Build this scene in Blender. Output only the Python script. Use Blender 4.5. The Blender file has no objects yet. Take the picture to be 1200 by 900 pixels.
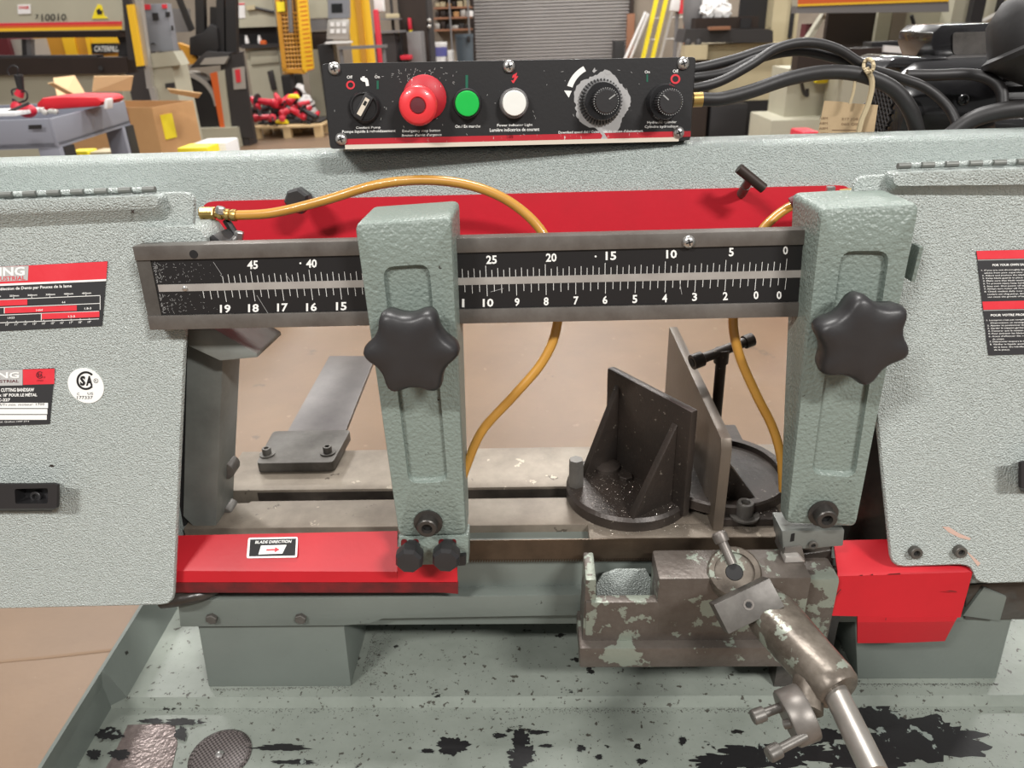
import bpy, bmesh, math, random
from mathutils import Vector, Matrix
R = math.radians
random.seed(4)
S = bpy.context.scene
COL = S.collection

# ------------------------------------------------------------------ camera
F = 870.0                       # focal length in pixels of the 1200x900 frame
CH = 1.30                       # camera height above the floor
TH = R(26.0)                    # pitch below the horizon
Xc = Vector((.9992, -.0176, -.0356)).normalized()      # world X in (right, down, forward)
Dn = Vector((0, math.cos(TH), math.sin(TH)))
Dn = (Dn - Xc * Dn.dot(Xc)).normalized()
Zc = -Dn
Yc = Zc.cross(Xc)
C0 = Vector((0, 0, CH))
cam_d = bpy.data.cameras.new('camera')
cam = bpy.data.objects.new('camera', cam_d)
COL.objects.link(cam)
rt = Vector((Xc.x, Yc.x, Zc.x)); up = -Vector((Xc.y, Yc.y, Zc.y)); bk = -Vector((Xc.z, Yc.z, Zc.z))
cam.matrix_world = Matrix(((rt.x, up.x, bk.x, 0), (rt.y, up.y, bk.y, 0), (rt.z, up.z, bk.z, CH), (0, 0, 0, 1)))
cam_d.sensor_width = 36.0
cam_d.lens = F / 1200 * 36.0
cam_d.clip_start = .02
cam_d.dof.use_dof = True
cam_d.dof.focus_distance = .66
cam_d.dof.aperture_fstop = 11.0
S.camera = cam

# ------------------------------------------------------------------ light
S.view_settings.view_transform = 'Standard'
S.view_settings.look = 'None'
S.view_settings.gamma = 1.0
S.view_settings.use_curve_mapping = False
S.view_settings.exposure = 0.18
wd = bpy.data.worlds.new('shop_ambient'); S.world = wd
wd.use_nodes = True
bgn = wd.node_tree.nodes['Background']
bgn.inputs[0].default_value = (1.0, .98, .96, 1)
bgn.inputs[1].default_value = .24
def lamp(name, loc, size, power, target=None):
    d = bpy.data.lights.new(name, 'AREA'); d.shape = 'RECTANGLE'
    d.size, d.size_y = size; d.energy = power; d.color = (1.0, .975, .945)
    o = bpy.data.objects.new(name, d); COL.objects.link(o); o.location = loc
    t = Vector(target) if target else Vector((loc[0], loc[1], 0))
    o.rotation_euler = (t - Vector(loc)).to_track_quat('-Z', 'Y').to_euler()
    return o
lamp('high_bay_light', (2.5, -2.7, 4.4), (1.2, .35), 330)
lamp('high_bay_light', (-2.2, -2.4, 4.4), (1.2, .35), 230)
lamp('high_bay_light', (-.2, 1.9, 4.8), (1.3, .35), 150)
for x in (-4.5, 0.5, 5.0):
    for y in (5.5, 9.5, 13.0):
        lamp('high_bay_light', (x, y, 5.0), (1.3, .35), 150)

# ------------------------------------------------------------------ pixel helpers: a pixel and a real plane give a point
def ray(px, py):
    p = Vector(((px - 600) / F, (py - 450) / F, 1))
    return Vector((Xc.dot(p), Yc.dot(p), Zc.dot(p)))
def Pz(px, py, z):                 # on the horizontal plane at height z (relative to the camera)
    d = ray(px, py); return C0 + d * (z / d.z)
def Py(px, py, y):                 # on the vertical plane at distance y
    d = ray(px, py); return C0 + d * (y / d.y)
class Pl:                          # a plane leaning back by `lean`, turned by `yaw`
    def __init__(s, o, lean, yaw=0, roll=0):
        a, b = R(lean), R(yaw)
        s.o = Vector(o)
        s.u = Vector((math.cos(b), math.sin(b), 0))
        h = Vector((-math.sin(b), math.cos(b), 0))
        s.v = h * math.sin(a) + Vector((0, 0, math.cos(a)))
        s.n = s.u.cross(s.v)
        k = R(roll); s.u, s.v = s.u * math.cos(k) + s.v * math.sin(k), s.v * math.cos(k) - s.u * math.sin(k)
    def P(s, u, v, w=0): return s.o + s.u * u + s.v * v + s.n * w
    def at(s, px, py, w=0):
        d = ray(px, py); t = (s.o + s.n * w - C0).dot(s.n) / d.dot(s.n)
        return C0 + d * t
    def uv(s, px, py, w=0):
        q = s.at(px, py, w) - s.o
        return (q.dot(s.u), q.dot(s.v))
HD = Pl((0, .595, CH - .195), 5)            # the saw head: front of the guide bar
LD = Pl(HD.P(0, 0, -.022), 11.5)              # the wheel covers
AR = Pl(HD.P(0, .06, .03), 1.7)             # front of the guide arms

# ------------------------------------------------------------------ materials
def c(r, g, b):
    f = lambda x: (x / 255 / 12.92) if x / 255 <= .04045 else ((x / 255 + .055) / 1.055) ** 2.4
    return (f(r), f(g), f(b), 1)
MATS = {}
def mat(name, col, rough=.5, metal=0, bump=None, var=None, coat=0, chips=None, spec=.5, trans=0, chips2=None):
    m = bpy.data.materials.new(name); m.use_nodes = True
    nt = m.node_tree; N = nt.nodes; L = nt.links
    b = N['Principled BSDF']
    b.inputs['Base Color'].default_value = col
    b.inputs['Roughness'].default_value = rough
    b.inputs['Metallic'].default_value = metal
    b.inputs['Coat Weight'].default_value = coat
    b.inputs['Specular IOR Level'].default_value = spec
    b.inputs['Transmission Weight'].default_value = trans
    tc = N.new('ShaderNodeTexCoord')
    out = None
    if var:                                    # (scale, second colour, amount)
        n = N.new('ShaderNodeTexNoise'); n.inputs['Scale'].default_value = var[0]; n.inputs['Detail'].default_value = 5
        n.inputs['Roughness'].default_value = .65
        L.new(tc.outputs['Object'], n.inputs['Vector'])
        rmp = N.new('ShaderNodeValToRGB'); rmp.color_ramp.elements[0].position = .5 - var[2]; rmp.color_ramp.elements[1].position = .5 + var[2]
        rmp.color_ramp.elements[0].color = col; rmp.color_ramp.elements[1].color = var[1]
        L.new(n.outputs[0], rmp.inputs[0]); out = rmp.outputs[0]
        L.new(out, b.inputs['Base Color'])
    for ch in (chips, chips2):
        if not ch: continue                    # (scale, threshold, colour, rough, stretch)
        mp = N.new('ShaderNodeMapping'); mp.inputs['Scale'].default_value = ch[4] if len(ch) > 4 else (1, 1, 1)
        L.new(tc.outputs['Object'], mp.inputs[0])
        n = N.new('ShaderNodeTexNoise'); n.inputs['Scale'].default_value = ch[0]; n.inputs['Detail'].default_value = 7
        n.inputs['Roughness'].default_value = .6
        L.new(mp.outputs[0], n.inputs['Vector'])
        rp = N.new('ShaderNodeValToRGB'); rp.color_ramp.elements[0].position = ch[1]; rp.color_ramp.elements[1].position = ch[1] + .015
        L.new(n.outputs[0], rp.inputs[0])
        mx = N.new('ShaderNodeMix'); mx.data_type = 'RGBA'
        if out: L.new(out, mx.inputs[6])
        else: mx.inputs[6].default_value = col
        mx.inputs[7].default_value = ch[2]
        L.new(rp.outputs[0], mx.inputs[0]); out = mx.outputs[2]
        L.new(out, b.inputs['Base Color'])
    if bump:                                   # (scale, strength, distance)
        n = N.new('ShaderNodeTexNoise'); n.inputs['Scale'].default_value = bump[0]; n.inputs['Detail'].default_value = 1
        L.new(tc.outputs['Object'], n.inputs['Vector'])
        bp = N.new('ShaderNodeBump'); bp.inputs['Strength'].default_value = bump[1]; bp.inputs['Distance'].default_value = bump[2]
        L.new(n.outputs[0], bp.inputs['Height']); L.new(bp.outputs[0], b.inputs['Normal'])
    MATS[name] = m
    return m
M = MATS
mat('lid_paint', c(168, 175, 171), .22, 0, (720, 1.0, .0026), (6, c(173, 180, 176), .3), chips=(18, .76, c(60, 60, 55), .6))
mat('beam_paint', c(158, 167, 163), .24, 0, (720, 1.0, .0024), (5, c(170, 178, 174), .3))
mat('arm_paint', c(124, 135, 128), .42, 0, (330, .7, .0018), (9, c(117, 128, 121), .3), chips=(75, .70, c(45, 42, 38), .6))
mat('base_paint', c(108, 115, 109), .45, 0, (160, .12, .001), (7, c(95, 101, 96), .3), chips=(40, .69, c(38, 36, 33), .7))
mat('tray_paint', c(138, 144, 136), .38, 0, (140, .2, .001), (9, c(108, 114, 106), .3), chips=(30, .655, c(30, 29, 28), .6, (1, 1.6, 1)), chips2=(140, .625, c(66, 64, 58), .6))
mat('tray_bare', c(24, 23, 24), .5, 0, (200, .2, .001), chips=(60, .62, c(120, 128, 122), .5))
mat('red_paint', c(182, 20, 34), .5, 0, (180, .1, .0008), (12, c(168, 18, 30), .25), chips=(70, .73, c(60, 20, 20), .6))
mat('red_plate', c(192, 26, 44), .45, 0, (180, .1, .0008), (30, c(180, 28, 42), .3))
mat('shade_grime_red', c(120, 22, 28), .5, 0, None, (40, c(70, 20, 22), .2))
mat('bar_steel', c(117, 113, 108), .42, .45, (300, .08, .0006), (30, c(94, 88, 83), .2))
mat('bright_steel', c(172, 168, 162), .36, .7, (300, .08, .0004), (30, c(150, 145, 138), .25))
mat('strip_steel', c(188, 184, 178), .4, .4, None, (40, c(160, 155, 150), .3))
mat('table_steel', c(142, 133, 120), .46, .4, (200, .12, .0008), (22, c(112, 102, 91), .2), chips=(30, .64, c(88, 79, 70), .5), chips2=(60, .66, c(168, 158, 142), .5))
mat('dark_steel', c(107, 104, 99), .42, .35, (160, .15, .0008), (18, c(66, 62, 58), .2))
mat('post_steel', c(118, 121, 116), .45, .15, (120, .15, .0008), (14, c(92, 94, 90), .2))
mat('jaw_iron', c(64, 55, 49), .42, .3, (220, .3, .001), (16, c(46, 42, 39), .25), chips=(160, .66, c(120, 112, 102), .4))
mat('jaw_plate', c(104, 93, 81), .42, .35, (160, .2, .0008), (9, c(84, 76, 68), .25))
mat('casting', c(98, 92, 86), .42, .35, (200, .35, .0012), (30, c(80, 72, 66), .2), chips=(30, .555, c(128, 135, 124), .5))
mat('stop_cast', c(118, 110, 100), .38, .4, (160, .3, .0012), (34, c(74, 66, 58), .16), chips=(40, .575, c(142, 148, 136), .5))
mat('blade_steel', c(104, 90, 76), .36, .7, None, (20, c(72, 62, 52), .25))
mat('black_plastic', c(38, 37, 38), .45, 0, (260, .12, .0006))
mat('knob_black', c(46, 45, 46), .42, 0, (320, .1, .0006), (30, c(38, 37, 38), .3))
mat('panel_black', c(28, 27, 28), .5, 0, (350, .15, .0005), None, chips=(220, .73, c(120, 118, 115), .5))
mat('label_black', c(24, 23, 24), .45, 0, None, None, chips=(150, .74, c(105, 103, 100), .5))
mat('black_gloss', c(24, 24, 26), .22, 0, None, (20, c(40, 39, 40), .3), coat=.4)
mat('rubber', c(30, 28, 28), .5, 0, (200, .15, .0008))
mat('dark_gap', c(14, 13, 13), .7)
mat('brown_black', c(34, 30, 28), .3, 0, (90, .5, .002), (30, c(70, 64, 58), .3))
mat('white_print', c(232, 232, 228), .55)
mat('grey_print', c(150, 150, 148), .55)
mat('red_print', c(205, 35, 48), .5, 0, None, (40, c(215, 60, 70), .3))
mat('green_print', c(20, 92, 70), .5)
mat('sticker_grey', c(178, 178, 176), .45)
mat('sticker_dark', c(46, 46, 48), .45)
mat('green_button', c(20, 178, 70), .35, coat=.3)
mat('white_button', c(226, 226, 220), .35, coat=.3)
mat('red_button', c(222, 52, 58), .38, coat=.3)
mat('maroon', c(90, 28, 36), .5)
mat('screw_zinc', c(205, 203, 200), .28, .9)
mat('brass', c(188, 158, 96), .34, .8)
mat('old_brass', c(120, 98, 58), .4, .8)
mat('amber_hose', c(190, 142, 62), .3, 0, None, (20, c(172, 122, 48), .3), coat=.3)
mat('worn_silver', c(176, 175, 174), .45, .35)
mat('tag_card', c(186, 162, 128), .8, 0, None, (60, c(168, 144, 110), .3))
mat('string', c(176, 160, 128), .85)
mat('floor_concrete', c(123, 100, 78), .45, 0, (60, .15, .002), (3.2, c(108, 87, 68), .3), chips=(7, .68, c(94, 78, 64), .5), chips2=(25, .68, c(134, 114, 95), .5))
mat('wall_paint', c(150, 140, 126), .8, 0, None, (1.5, c(120, 108, 96), .3))
mat('door_metal', c(158, 154, 152), .45, .2)
mat('beige_machine', c(176, 172, 152), .55, 0, None, (3, c(164, 160, 142), .3))
mat('cream_machine', c(196, 184, 150), .55, 0, None, (3, c(180, 166, 134), .3))
mat('grey_cabinet', c(128, 130, 136), .5)
mat('brown_steel', c(58, 46, 40), .5, .3, None, (3, c(44, 36, 32), .3))
mat('charcoal', c(48, 45, 45), .55)
mat('bg_black', c(30, 28, 29), .6)
mat('yellow_paint', c(238, 188, 40), .5)
mat('cat_yellow', c(196, 140, 46), .5)
mat('bright_yellow', c(240, 218, 40), .55)
mat('orange_paint', c(208, 96, 40), .5)
mat('cardboard', c(196, 152, 104), .85, 0, None, (4, c(180, 136, 90), .3))
mat('cardboard_in', c(226, 190, 146), .85)
mat('cart_grey', c(128, 130, 140), .55)
mat('tool_red', c(200, 36, 56), .45)
mat('bag_red', c(206, 26, 40), .6)
mat('pallet_wood', c(216, 190, 146), .8, 0, None, (8, c(196, 168, 124), .3))
mat('white_plastic', c(228, 226, 224), .5)
mat('bin_blue', c(78, 88, 96), .5)
mat('grey_steel', c(120, 118, 118), .5, .3)
mat('alu', c(190, 186, 180), .4, .6)
mat('wood_brown', c(140, 96, 70), .7)
mat('screen', c(22, 24, 26), .3)
mat('chip_metal', c(60, 57, 54), .4, .7)

# ------------------------------------------------------------------ mesh builder
def cat(pts, n=6):                 # Catmull-Rom through the points
    pts = [Vector(p) for p in pts]
    q = [pts[0] * 2 - pts[1]] + pts + [pts[-1] * 2 - pts[-2]]
    out = []
    for i in range(1, len(q) - 2):
        for k in range(n):
            t = k / n; a, b, d, e = q[i - 1], q[i], q[i + 1], q[i + 2]
            out.append(.5 * ((2 * b) + (d - a) * t + (2 * a - 5 * b + 4 * d - e) * t * t + (3 * b - a - 3 * d + e) * t ** 3))
    out.append(pts[-1])
    return out
def frame(ax):
    ax = Vector(ax).normalized()
    t = Vector((0, 0, 1)) if abs(ax.z) < .9 else Vector((1, 0, 0))
    a = ax.cross(t).normalized(); return a, ax.cross(a).normalized()
def rq(pts, r, k=4):               # rounded polygon, k points per corner (2-D or 3-D points)
    n = len(pts); out = []
    for i in range(n):
        p = Vector(pts[i]); a = Vector(pts[i - 1]) - p; b = Vector(pts[(i + 1) % n]) - p
        ra = min(r, a.length * .45); rb = min(r, b.length * .45)
        A = p + a.normalized() * ra; B = p + b.normalized() * rb
        for j in range(k):
            t = j / (k - 1)
            out.append(A * (1 - t) ** 2 + p * 2 * t * (1 - t) + B * t * t)
    return out
def inset(pts, d):
    cc = sum((Vector(p) for p in pts), Vector(pts[0]) * 0) / len(pts)
    return [cc + (Vector(p) - cc) * max(.05, 1 - 1.3 * d / max(1e-6, (Vector(p) - cc).length)) for p in pts]
class MB:
    def __init__(s): s.v = []; s.f = []
    def add(s, vs, fs):
        o = len(s.v); s.v += [Vector(x) for x in vs]; s.f += [[o + i for i in f] for f in fs]; return s
    def box(s, a, b, fn=None):
        x0, y0, z0 = a; x1, y1, z1 = b
        vs = [(x0, y0, z0), (x1, y0, z0), (x1, y1, z0), (x0, y1, z0), (x0, y0, z1), (x1, y0, z1), (x1, y1, z1), (x0, y1, z1)]
        if fn: vs = [fn(*p) for p in vs]
        return s.add(vs, [(3, 2, 1, 0), (4, 5, 6, 7), (0, 1, 5, 4), (1, 2, 6, 5), (2, 3, 7, 6), (3, 0, 4, 7)])
    def loft(s, loops, cap0=True, cap1=True, closed=True):
        n = len(loops[0]); vs = [p for l in loops for p in l]; fs = []
        for i in range(len(loops) - 1):
            for j in range(n if closed else n - 1):
                k = (j + 1) % n
                fs.append((i * n + j, i * n + k, (i + 1) * n + k, (i + 1) * n + j))
        if cap0: fs.append(tuple(range(n - 1, -1, -1)))
        if cap1: fs.append(tuple(range((len(loops) - 1) * n, len(loops) * n)))
        return s.add(vs, fs)
    def prism(s, p0, vec):
        vec = Vector(vec); return s.loft([[Vector(p) for p in p0], [Vector(p) + vec for p in p0]])
    def cyl(s, a, b, r, r2=None, n=16, cap=True):
        a, b = Vector(a), Vector(b); r2 = r if r2 is None else r2
        e, g = frame(b - a)
        mk = lambda p, q: [p + (e * math.cos(2 * math.pi * i / n) + g * math.sin(2 * math.pi * i / n)) * q for i in range(n)]
        return s.loft([mk(a, r), mk(b, r2)], cap, cap)
    def lathe(s, prof, o, ax, n=24, cap0=True, cap1=True, ph=0):
        o = Vector(o); ax = Vector(ax).normalized(); e, g = frame(ax)
        lp = [[o + ax * h + (e * math.cos(2 * math.pi * i / n + ph) + g * math.sin(2 * math.pi * i / n + ph)) * max(r, 1e-5) for i in range(n)] for r, h in prof]
        return s.loft(lp, cap0, cap1)
    def tube(s, pts, r, n=10, sm=6, cap=True):
        p = cat(pts, sm) if sm else [Vector(x) for x in pts]
        rs = r if isinstance(r, (list, tuple)) else None
        e = None; loops = []
        for i, q in enumerate(p):
            d = (p[min(i + 1, len(p) - 1)] - p[max(i - 1, 0)]).normalized()
            if e is None: e, _ = frame(d)
            e = (e - d * e.dot(d)).normalized(); g = d.cross(e)
            rr = r if rs is None else rs[0] + (rs[1] - rs[0]) * i / (len(p) - 1)
            loops.append([q + (e * math.cos(2 * math.pi * k / n) + g * math.sin(2 * math.pi * k / n)) * rr for k in range(n)])
        return s.loft(loops, cap, cap)
    def poly(s, pts): return s.add(pts, [tuple(range(len(pts)))])
    def ball(s, o, r, n=10, sq=(1, 1, 1)):
        o = Vector(o)
        lp = []
        for i in range(1, n):
            t = math.pi * i / n
            lp.append([o + Vector((math.sin(t) * math.cos(2 * math.pi * k / n) * r * sq[0], math.sin(t) * math.sin(2 * math.pi * k / n) * r * sq[1], math.cos(t) * r * sq[2])) for k in range(n)])
        return s.loft(lp)
    def build(s, name, m, parent=None, bevel=0, seg=2, smooth=38, orient=True):
        if parent is not None and parent.parent is not None and parent.parent.parent is not None: parent = parent.parent
        root = parent
        while root is not None and root.parent is not None: root = root.parent
        off = root.location if root is not None else Vector((0, 0, 0))
        org = Vector((0, 0, 0))
        if root is None:
            lo = Vector([min(p[i] for p in s.v) for i in range(3)]); hi = Vector([max(p[i] for p in s.v) for i in range(3)])
            org = Vector(((lo.x + hi.x) / 2, (lo.y + hi.y) / 2, lo.z))
        me = bpy.data.meshes.new(name)
        me.from_pydata([p - off - org for p in s.v], [], s.f)
        bm = bmesh.new(); bm.from_mesh(me)
        bmesh.ops.remove_doubles(bm, verts=bm.verts, dist=2e-6)
        if orient: bmesh.ops.recalc_face_normals(bm, faces=bm.faces)
        if bevel:
            ed = [e for e in bm.edges if len(e.link_faces) == 2 and e.calc_face_angle(0) > R(32)]
            bmesh.ops.bevel(bm, geom=ed, offset=bevel, segments=seg, profile=.6, affect='EDGES', clamp_overlap=True)
        for f in bm.faces: f.smooth = True
        bm.to_mesh(me); bm.free()
        me.set_sharp_from_angle(angle=R(smooth))
        me.materials.append(MATS[m] if isinstance(m, str) else m)
        o = bpy.data.objects.new(name, me); COL.objects.link(o)
        if parent is not None: o.parent = parent
        else: o.location = org
        return o
def tag(o, label, category, group=None):
    o['label'] = label; o['category'] = category
    if group: o['group'] = group
    return o
def struct(o, label=None):
    o['kind'] = 'structure'
    if label: o['label'] = label
    return o
def thing(name, loc, label, category, group=None):
    o = bpy.data.objects.new(name, None); COL.objects.link(o); o.location = loc; o.empty_display_size = .05
    return tag(o, label, category, group)
TXT = {}
def text_polys(s, bold=0.0):       # flat letter outlines as (verts, faces), 1 unit high capitals, starting at the origin
    k = (s, bold)
    if k in TXT: return TXT[k]
    cu = bpy.data.curves.new('lettering', 'FONT'); cu.body = s; cu.offset = bold; cu.resolution_u = 2
    ob = bpy.data.objects.new('lettering', cu); COL.objects.link(ob)
    me = bpy.data.meshes.new_from_object(ob)
    vs = [Vector(v.co) for v in me.vertices]; fs = [tuple(p.vertices) for p in me.polygons]
    bpy.data.objects.remove(ob); bpy.data.curves.remove(cu); bpy.data.meshes.remove(me)
    if vs:
        x0 = min(v.x for v in vs); y0 = min(v.y for v in vs); y1 = max(v.y for v in vs); x1 = max(v.x for v in vs)
    else: x0 = y0 = 0; x1 = y1 = 1
    TXT[k] = ([Vector(((v.x - x0) / (x1 - x0), (v.y - y0) / (y1 - y0), 0)) for v in vs], fs)
    return TXT[k]
def write(mb, s, quad, bold=0.0):  # letters filling a quad of world points (bottom-left, bottom-right, top-right, top-left)
    a, b, d, e = [Vector(p) for p in quad]
    vs, fs = text_polys(s, bold)
    mb.add([a * (1 - v.x) * (1 - v.y) + b * v.x * (1 - v.y) + d * v.x * v.y + e * (1 - v.x) * v.y for v in vs], fs)
def writepx(mb, s, x0, x1, y0, y1, pl, w, bold=0.0, sl=0.0):   # upright letters inside a pixel box (sl = rise per pixel to the right)
    q = [(x0, y1), (x1, y1 - sl * (x1 - x0)), (x1, y0 - sl * (x1 - x0)), (x0, y0)]
    write(mb, s, [pl.at(x, y, w) for x, y in q], bold)
def socket_bolt(parent, o, n, r=.008, h=.009, m='dark_steel', washer=.0, name='bolt'):
    o, n = Vector(o), Vector(n).normalized()
    mb = MB()
    if washer: mb.lathe([(washer, 0), (washer, .002), (r, .002)], o, n, 20, True, False)
    mb.lathe([(r, 0), (r, h * .9), (r * .9, h), (r * .55, h), (r * .5, h * .45)], o + n * (.002 if washer else 0), n, 20)
    b = mb.build(name, m, parent)
    MB().lathe([(r * .48, 0), (r * .48, .0006)], o + n * (h * .47 + (.002 if washer else 0)), n, 6).build('hex_socket', 'dark_gap', b)
    return b
def cross_screw(parent, o, n, r, m='screw_zinc'):
    o, n = Vector(o), Vector(n).normalized()
    b = MB().lathe([(r, 0), (r, r * .15), (r * .8, r * .45), (r * .45, r * .6), (.0001, r * .64)], o, n, 18).build('screw', m, parent)
    e, g = frame(n); e, g = (e + g * .3).normalized(), (g - e * .3).normalized()
    mb = MB()
    for a, bb in ((e, g), (g, e)):
        q = [o + n * (r * .66) + a * (r * .5 * i) + bb * (r * .1 * j) for i, j in ((-1, -1), (1, -1), (1, 1), (-1, 1))]
        mb.poly(q)
    mb.build('cross_slot', 'dark_gap', b)
    return b
def hexbolt(parent, o, n, r, h, m='dark_steel', name='bolt', ph=0):
    return MB().lathe([(r * .55, -.001), (r, 0), (r, h * .85), (r * .85, h)], o, n, 6, ph=ph).build(name, m, parent, smooth=20)

# ================================================================== the setting
def quadbox(mb, pts, vec): mb.prism(pts, vec)
fl = MB(); fl.box((-14, -6, -.05), (14, 17, 0))
struct(fl.build('floor', 'floor_concrete'), 'tan polished concrete shop floor')
jt = MB()
p = [Pz(-60, 781, -CH), Pz(60, 770, -CH), Pz(175, 757, -CH)]
for a, b in zip(p, p[1:]):
    d = (b - a).normalized(); s_ = Vector((-d.y, d.x, 0)) * .004
    jt.prism([a - s_, b - s_, b + s_, a + s_], (0, 0, .0012))
struct(jt.build('trim_1', mat('joint_dirt', c(120, 98, 78), .8)), 'dirty saw-cut joint in the concrete floor')
DY = 15.0
dl = Py(556, 30, DY); dr = Py(737, 30, DY)
wb = MB()
wb.box((-14, DY + .12, 0), (dl.x, DY + .3, 6)); wb.box((dr.x, DY + .12, 0), (14, DY + .3, 6)); wb.box((dl.x, DY + .12, 3.4), (dr.x, DY + .3, 6))
struct(wb.build('wall_back', 'wall_paint'), 'dingy painted back wall of the workshop')
door = MB(); prof = []
nz = 62; hz = 3.4 / nz
for i in range(nz):
    prof += [(DY + .12, i * hz), (DY + .08, i * hz + hz * .3), (DY + .08, i * hz + hz * .75), (DY + .115, i * hz + hz * .95)]
lp = [[Vector((x, y, z)) for y, z in prof] for x in (dl.x, dr.x)]
door.loft(lp, False, False, closed=False)
door.box((dl.x, DY + .125, 0), (dr.x, DY + .16, 3.4))
dob = struct(door.build('door_1', 'door_metal'), 'grey ribbed steel roll-up door')
for nm, x in (('guide_rail', dl.x - .07), ('guide_rail', dr.x + .01)):
    MB().box((x, DY, 0), (x + .07, DY + .11, 3.5)).build(nm, 'brown_steel', dob)

# ================================================================== the saw head
HB = Vector((0, .72, CH - .53))
head = thing('bandsaw', Vector((0, .70, 0)), 'grey-green metal-cutting bandsaw with textured wheel covers, slotted table and chip tray', 'bandsaw')
P = HD.at
# beam: a folded plate across the whole head with a rounded top edge
bl = [HD.uv(-60, 192, -.13), HD.uv(1260, 153.5, -.13)]
vt = HD.uv(600, 172.5, -.13)[1]; vb = HD.uv(600, 345, -.13)[1]
prof = [(-.13, vb), (-.13, vt - .006), (-.132, vt - .002), (-.136, vt), (-.158, vt + .003), (-.164, vt), (-.166, vt - .02), (-.166, vb)]
MB().loft([[HD.P(u, v, w) for w, v in prof] for u in (-.62, .66)]).build('frame_beam', 'beam_paint', head)
# wheel housings behind the covers
def housing(px0, px1, pyt, side):
    u0 = LD.uv(px0, 300, -.02)[0]; u1 = LD.uv(px1, 300, -.02)[0]
    vtop = LD.uv((px0 + px1) / 2, pyt, -.02)[1]
    vbot = LD.uv(100, 690, -.02)[1]
    d = .0
    m = MB(); q = [(u0, vbot), (u1 + side[1], vbot), (u1, vtop), (u0, vtop)] if px1 < 600 else [(u0 + side[0], vbot), (u1, vbot), (u1, vtop), (u0, vtop)]
    fr = [LD.P(u, v, -.016) for u, v in q]
    bk_ = [LD.P(u, v, -.10) for u, v in q]
    m.loft([fr, bk_])
    return m.build('wheel_housing', 'beam_paint', head, bevel=.003)
housing(-90, 150, 228, (0, -.012))
housing(1085, 1290, 202, (.02, 0))

def lid(poly, w0, w1, r=.012):
    uv = [LD.uv(x, y, w1) for x, y in poly]
    pts = rq([(a, b) for a, b in uv], r, 4)
    m = MB()
    m.loft([[LD.P(a, b, w0) for a, b in pts], [LD.P(a, b, w1 - .0015) for a, b in pts],
            [LD.P(a, b, w1) for a, b in inset(pts, .0012)]])
    return m.build('wheel_cover', 'lid_paint', head)
lidL = lid([(-95, 231), (229, 224), (217, 400), (203, 709), (-95, 716)], -.004, 0)
lidR = lid([(998, 206), (1300, 190), (1300, 679), (1144, 685), (1139, 662), (1045, 665), (1029, 506)], -.004, 0)
lidL['label'] = 'textured grey wheel cover with round certification sticker'; lidR['label'] = 'textured grey wheel cover with safety warning sticker'
def rib(lo, hi, h, parent):
    a = [LD.P(*LD.uv(x, y, 0), 0) for x, y in lo]
    q = [LD.uv(x, y, h) for x, y in hi]
    b = [LD.P(u, v, h) for u, v in q]
    b2 = [LD.P(u, v, h * .85) for u, v in [Vector(t) for t in q]]
    a_ = rq(a, .006, 5); b_ = rq(b, .006, 5)
    mid = [x * .12 + y * .88 - LD.n * h * .04 for x, y in zip(a_, b_)]
    MB().loft([a_, mid, b_]).build('stiffening_rib', 'lid_paint', parent, smooth=60)
rib([(-95, 237), (196, 226), (198, 258), (-95, 272)], [(-95, 239), (186, 229), (184, 243), (-95, 254)], .011, lidL)
rib([(1036, 200), (1300, 190), (1300, 230), (1040, 228)], [(1046, 203), (1300, 194), (1300, 215), (1048, 218)], .011, lidR)
# piano hinges, knuckle by knuckle
def hinge(parent, x0, x1, yf, step=27.9, ln=14.5):
    x = x0
    while x + ln <= x1 + .1:
        a, b = LD.at(x, yf(x), .003), LD.at(x + ln, yf(x + ln), .003)
        MB().cyl(a, b, .0026, n=10).build('hinge_knuckle', 'post_steel', parent)
        if x + step <= x1:
            a, b = LD.at(x + ln, yf(x + ln), .0005), LD.at(x + step, yf(x + step), .0005)
            MB().cyl(a, b, .0024, n=10).build('hinge_knuckle', 'lid_paint', parent)
        x += step
hinge(lidL, 167.5 - 27.9 * 9, 182.5, lambda x: 228.4 - .036 * x)
hinge(lidR, 1052, 1052 + 27.9 * 8 + 15, lambda x: 195 - .033 * (x - 1040))
# stickers on the left cover
def plate(poly, pl, w, m, parent, name='sticker', r=.0008, th=.0006):
    uv = [pl.uv(x, y, w) for x, y in poly]
    pts = rq([(a, b) for a, b in uv], r, 3) if r else [Vector(q) for q in uv]
    return MB().loft([[pl.P(a, b, w - th) for a, b in pts], [pl.P(a, b, w) for a, b in pts]]).build(name, m, parent)
def bar(mb, x0, y0, x1, y1, pl, w, sl=0.0):
    q = [(x0, y1), (x1, y1 - sl * (x1 - x0)), (x1, y0 - sl * (x1 - x0)), (x0, y0)]
    mb.poly([pl.at(x, y, w) for x, y in q])
SL = .045
st = plate([(-95, 318), (126, 306), (119.5, 382), (-95, 393)], LD, .0008, 'sticker_dark', lidL)
st['label'] = 'dark blade-selection chart sticker with red bars'
w = .0010
m = MB(); bar(m, -95, 317, 126, 327, LD, w, SL); q = [(-95, 337), (124.5, 327), (126, 306.3), (-95, 317.5)]
MB().poly([LD.at(x, y, w) for x, y in q]).build('red_band', 'red_print', st)
MB().poly([LD.at(x, y, w + .0001) for x, y in [(-95, 339.5), (124.3, 329.3), (124.6, 327), (-95, 337)]]).build('white_rule', 'white_print', st)
MB().poly([LD.at(x, y, w + .0002) for x, y in [(-95, 334), (32.5, 328.5), (33.5, 311.5), (-95, 316.5)]]).build('logo_plate', 'sticker_grey', st)
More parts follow.
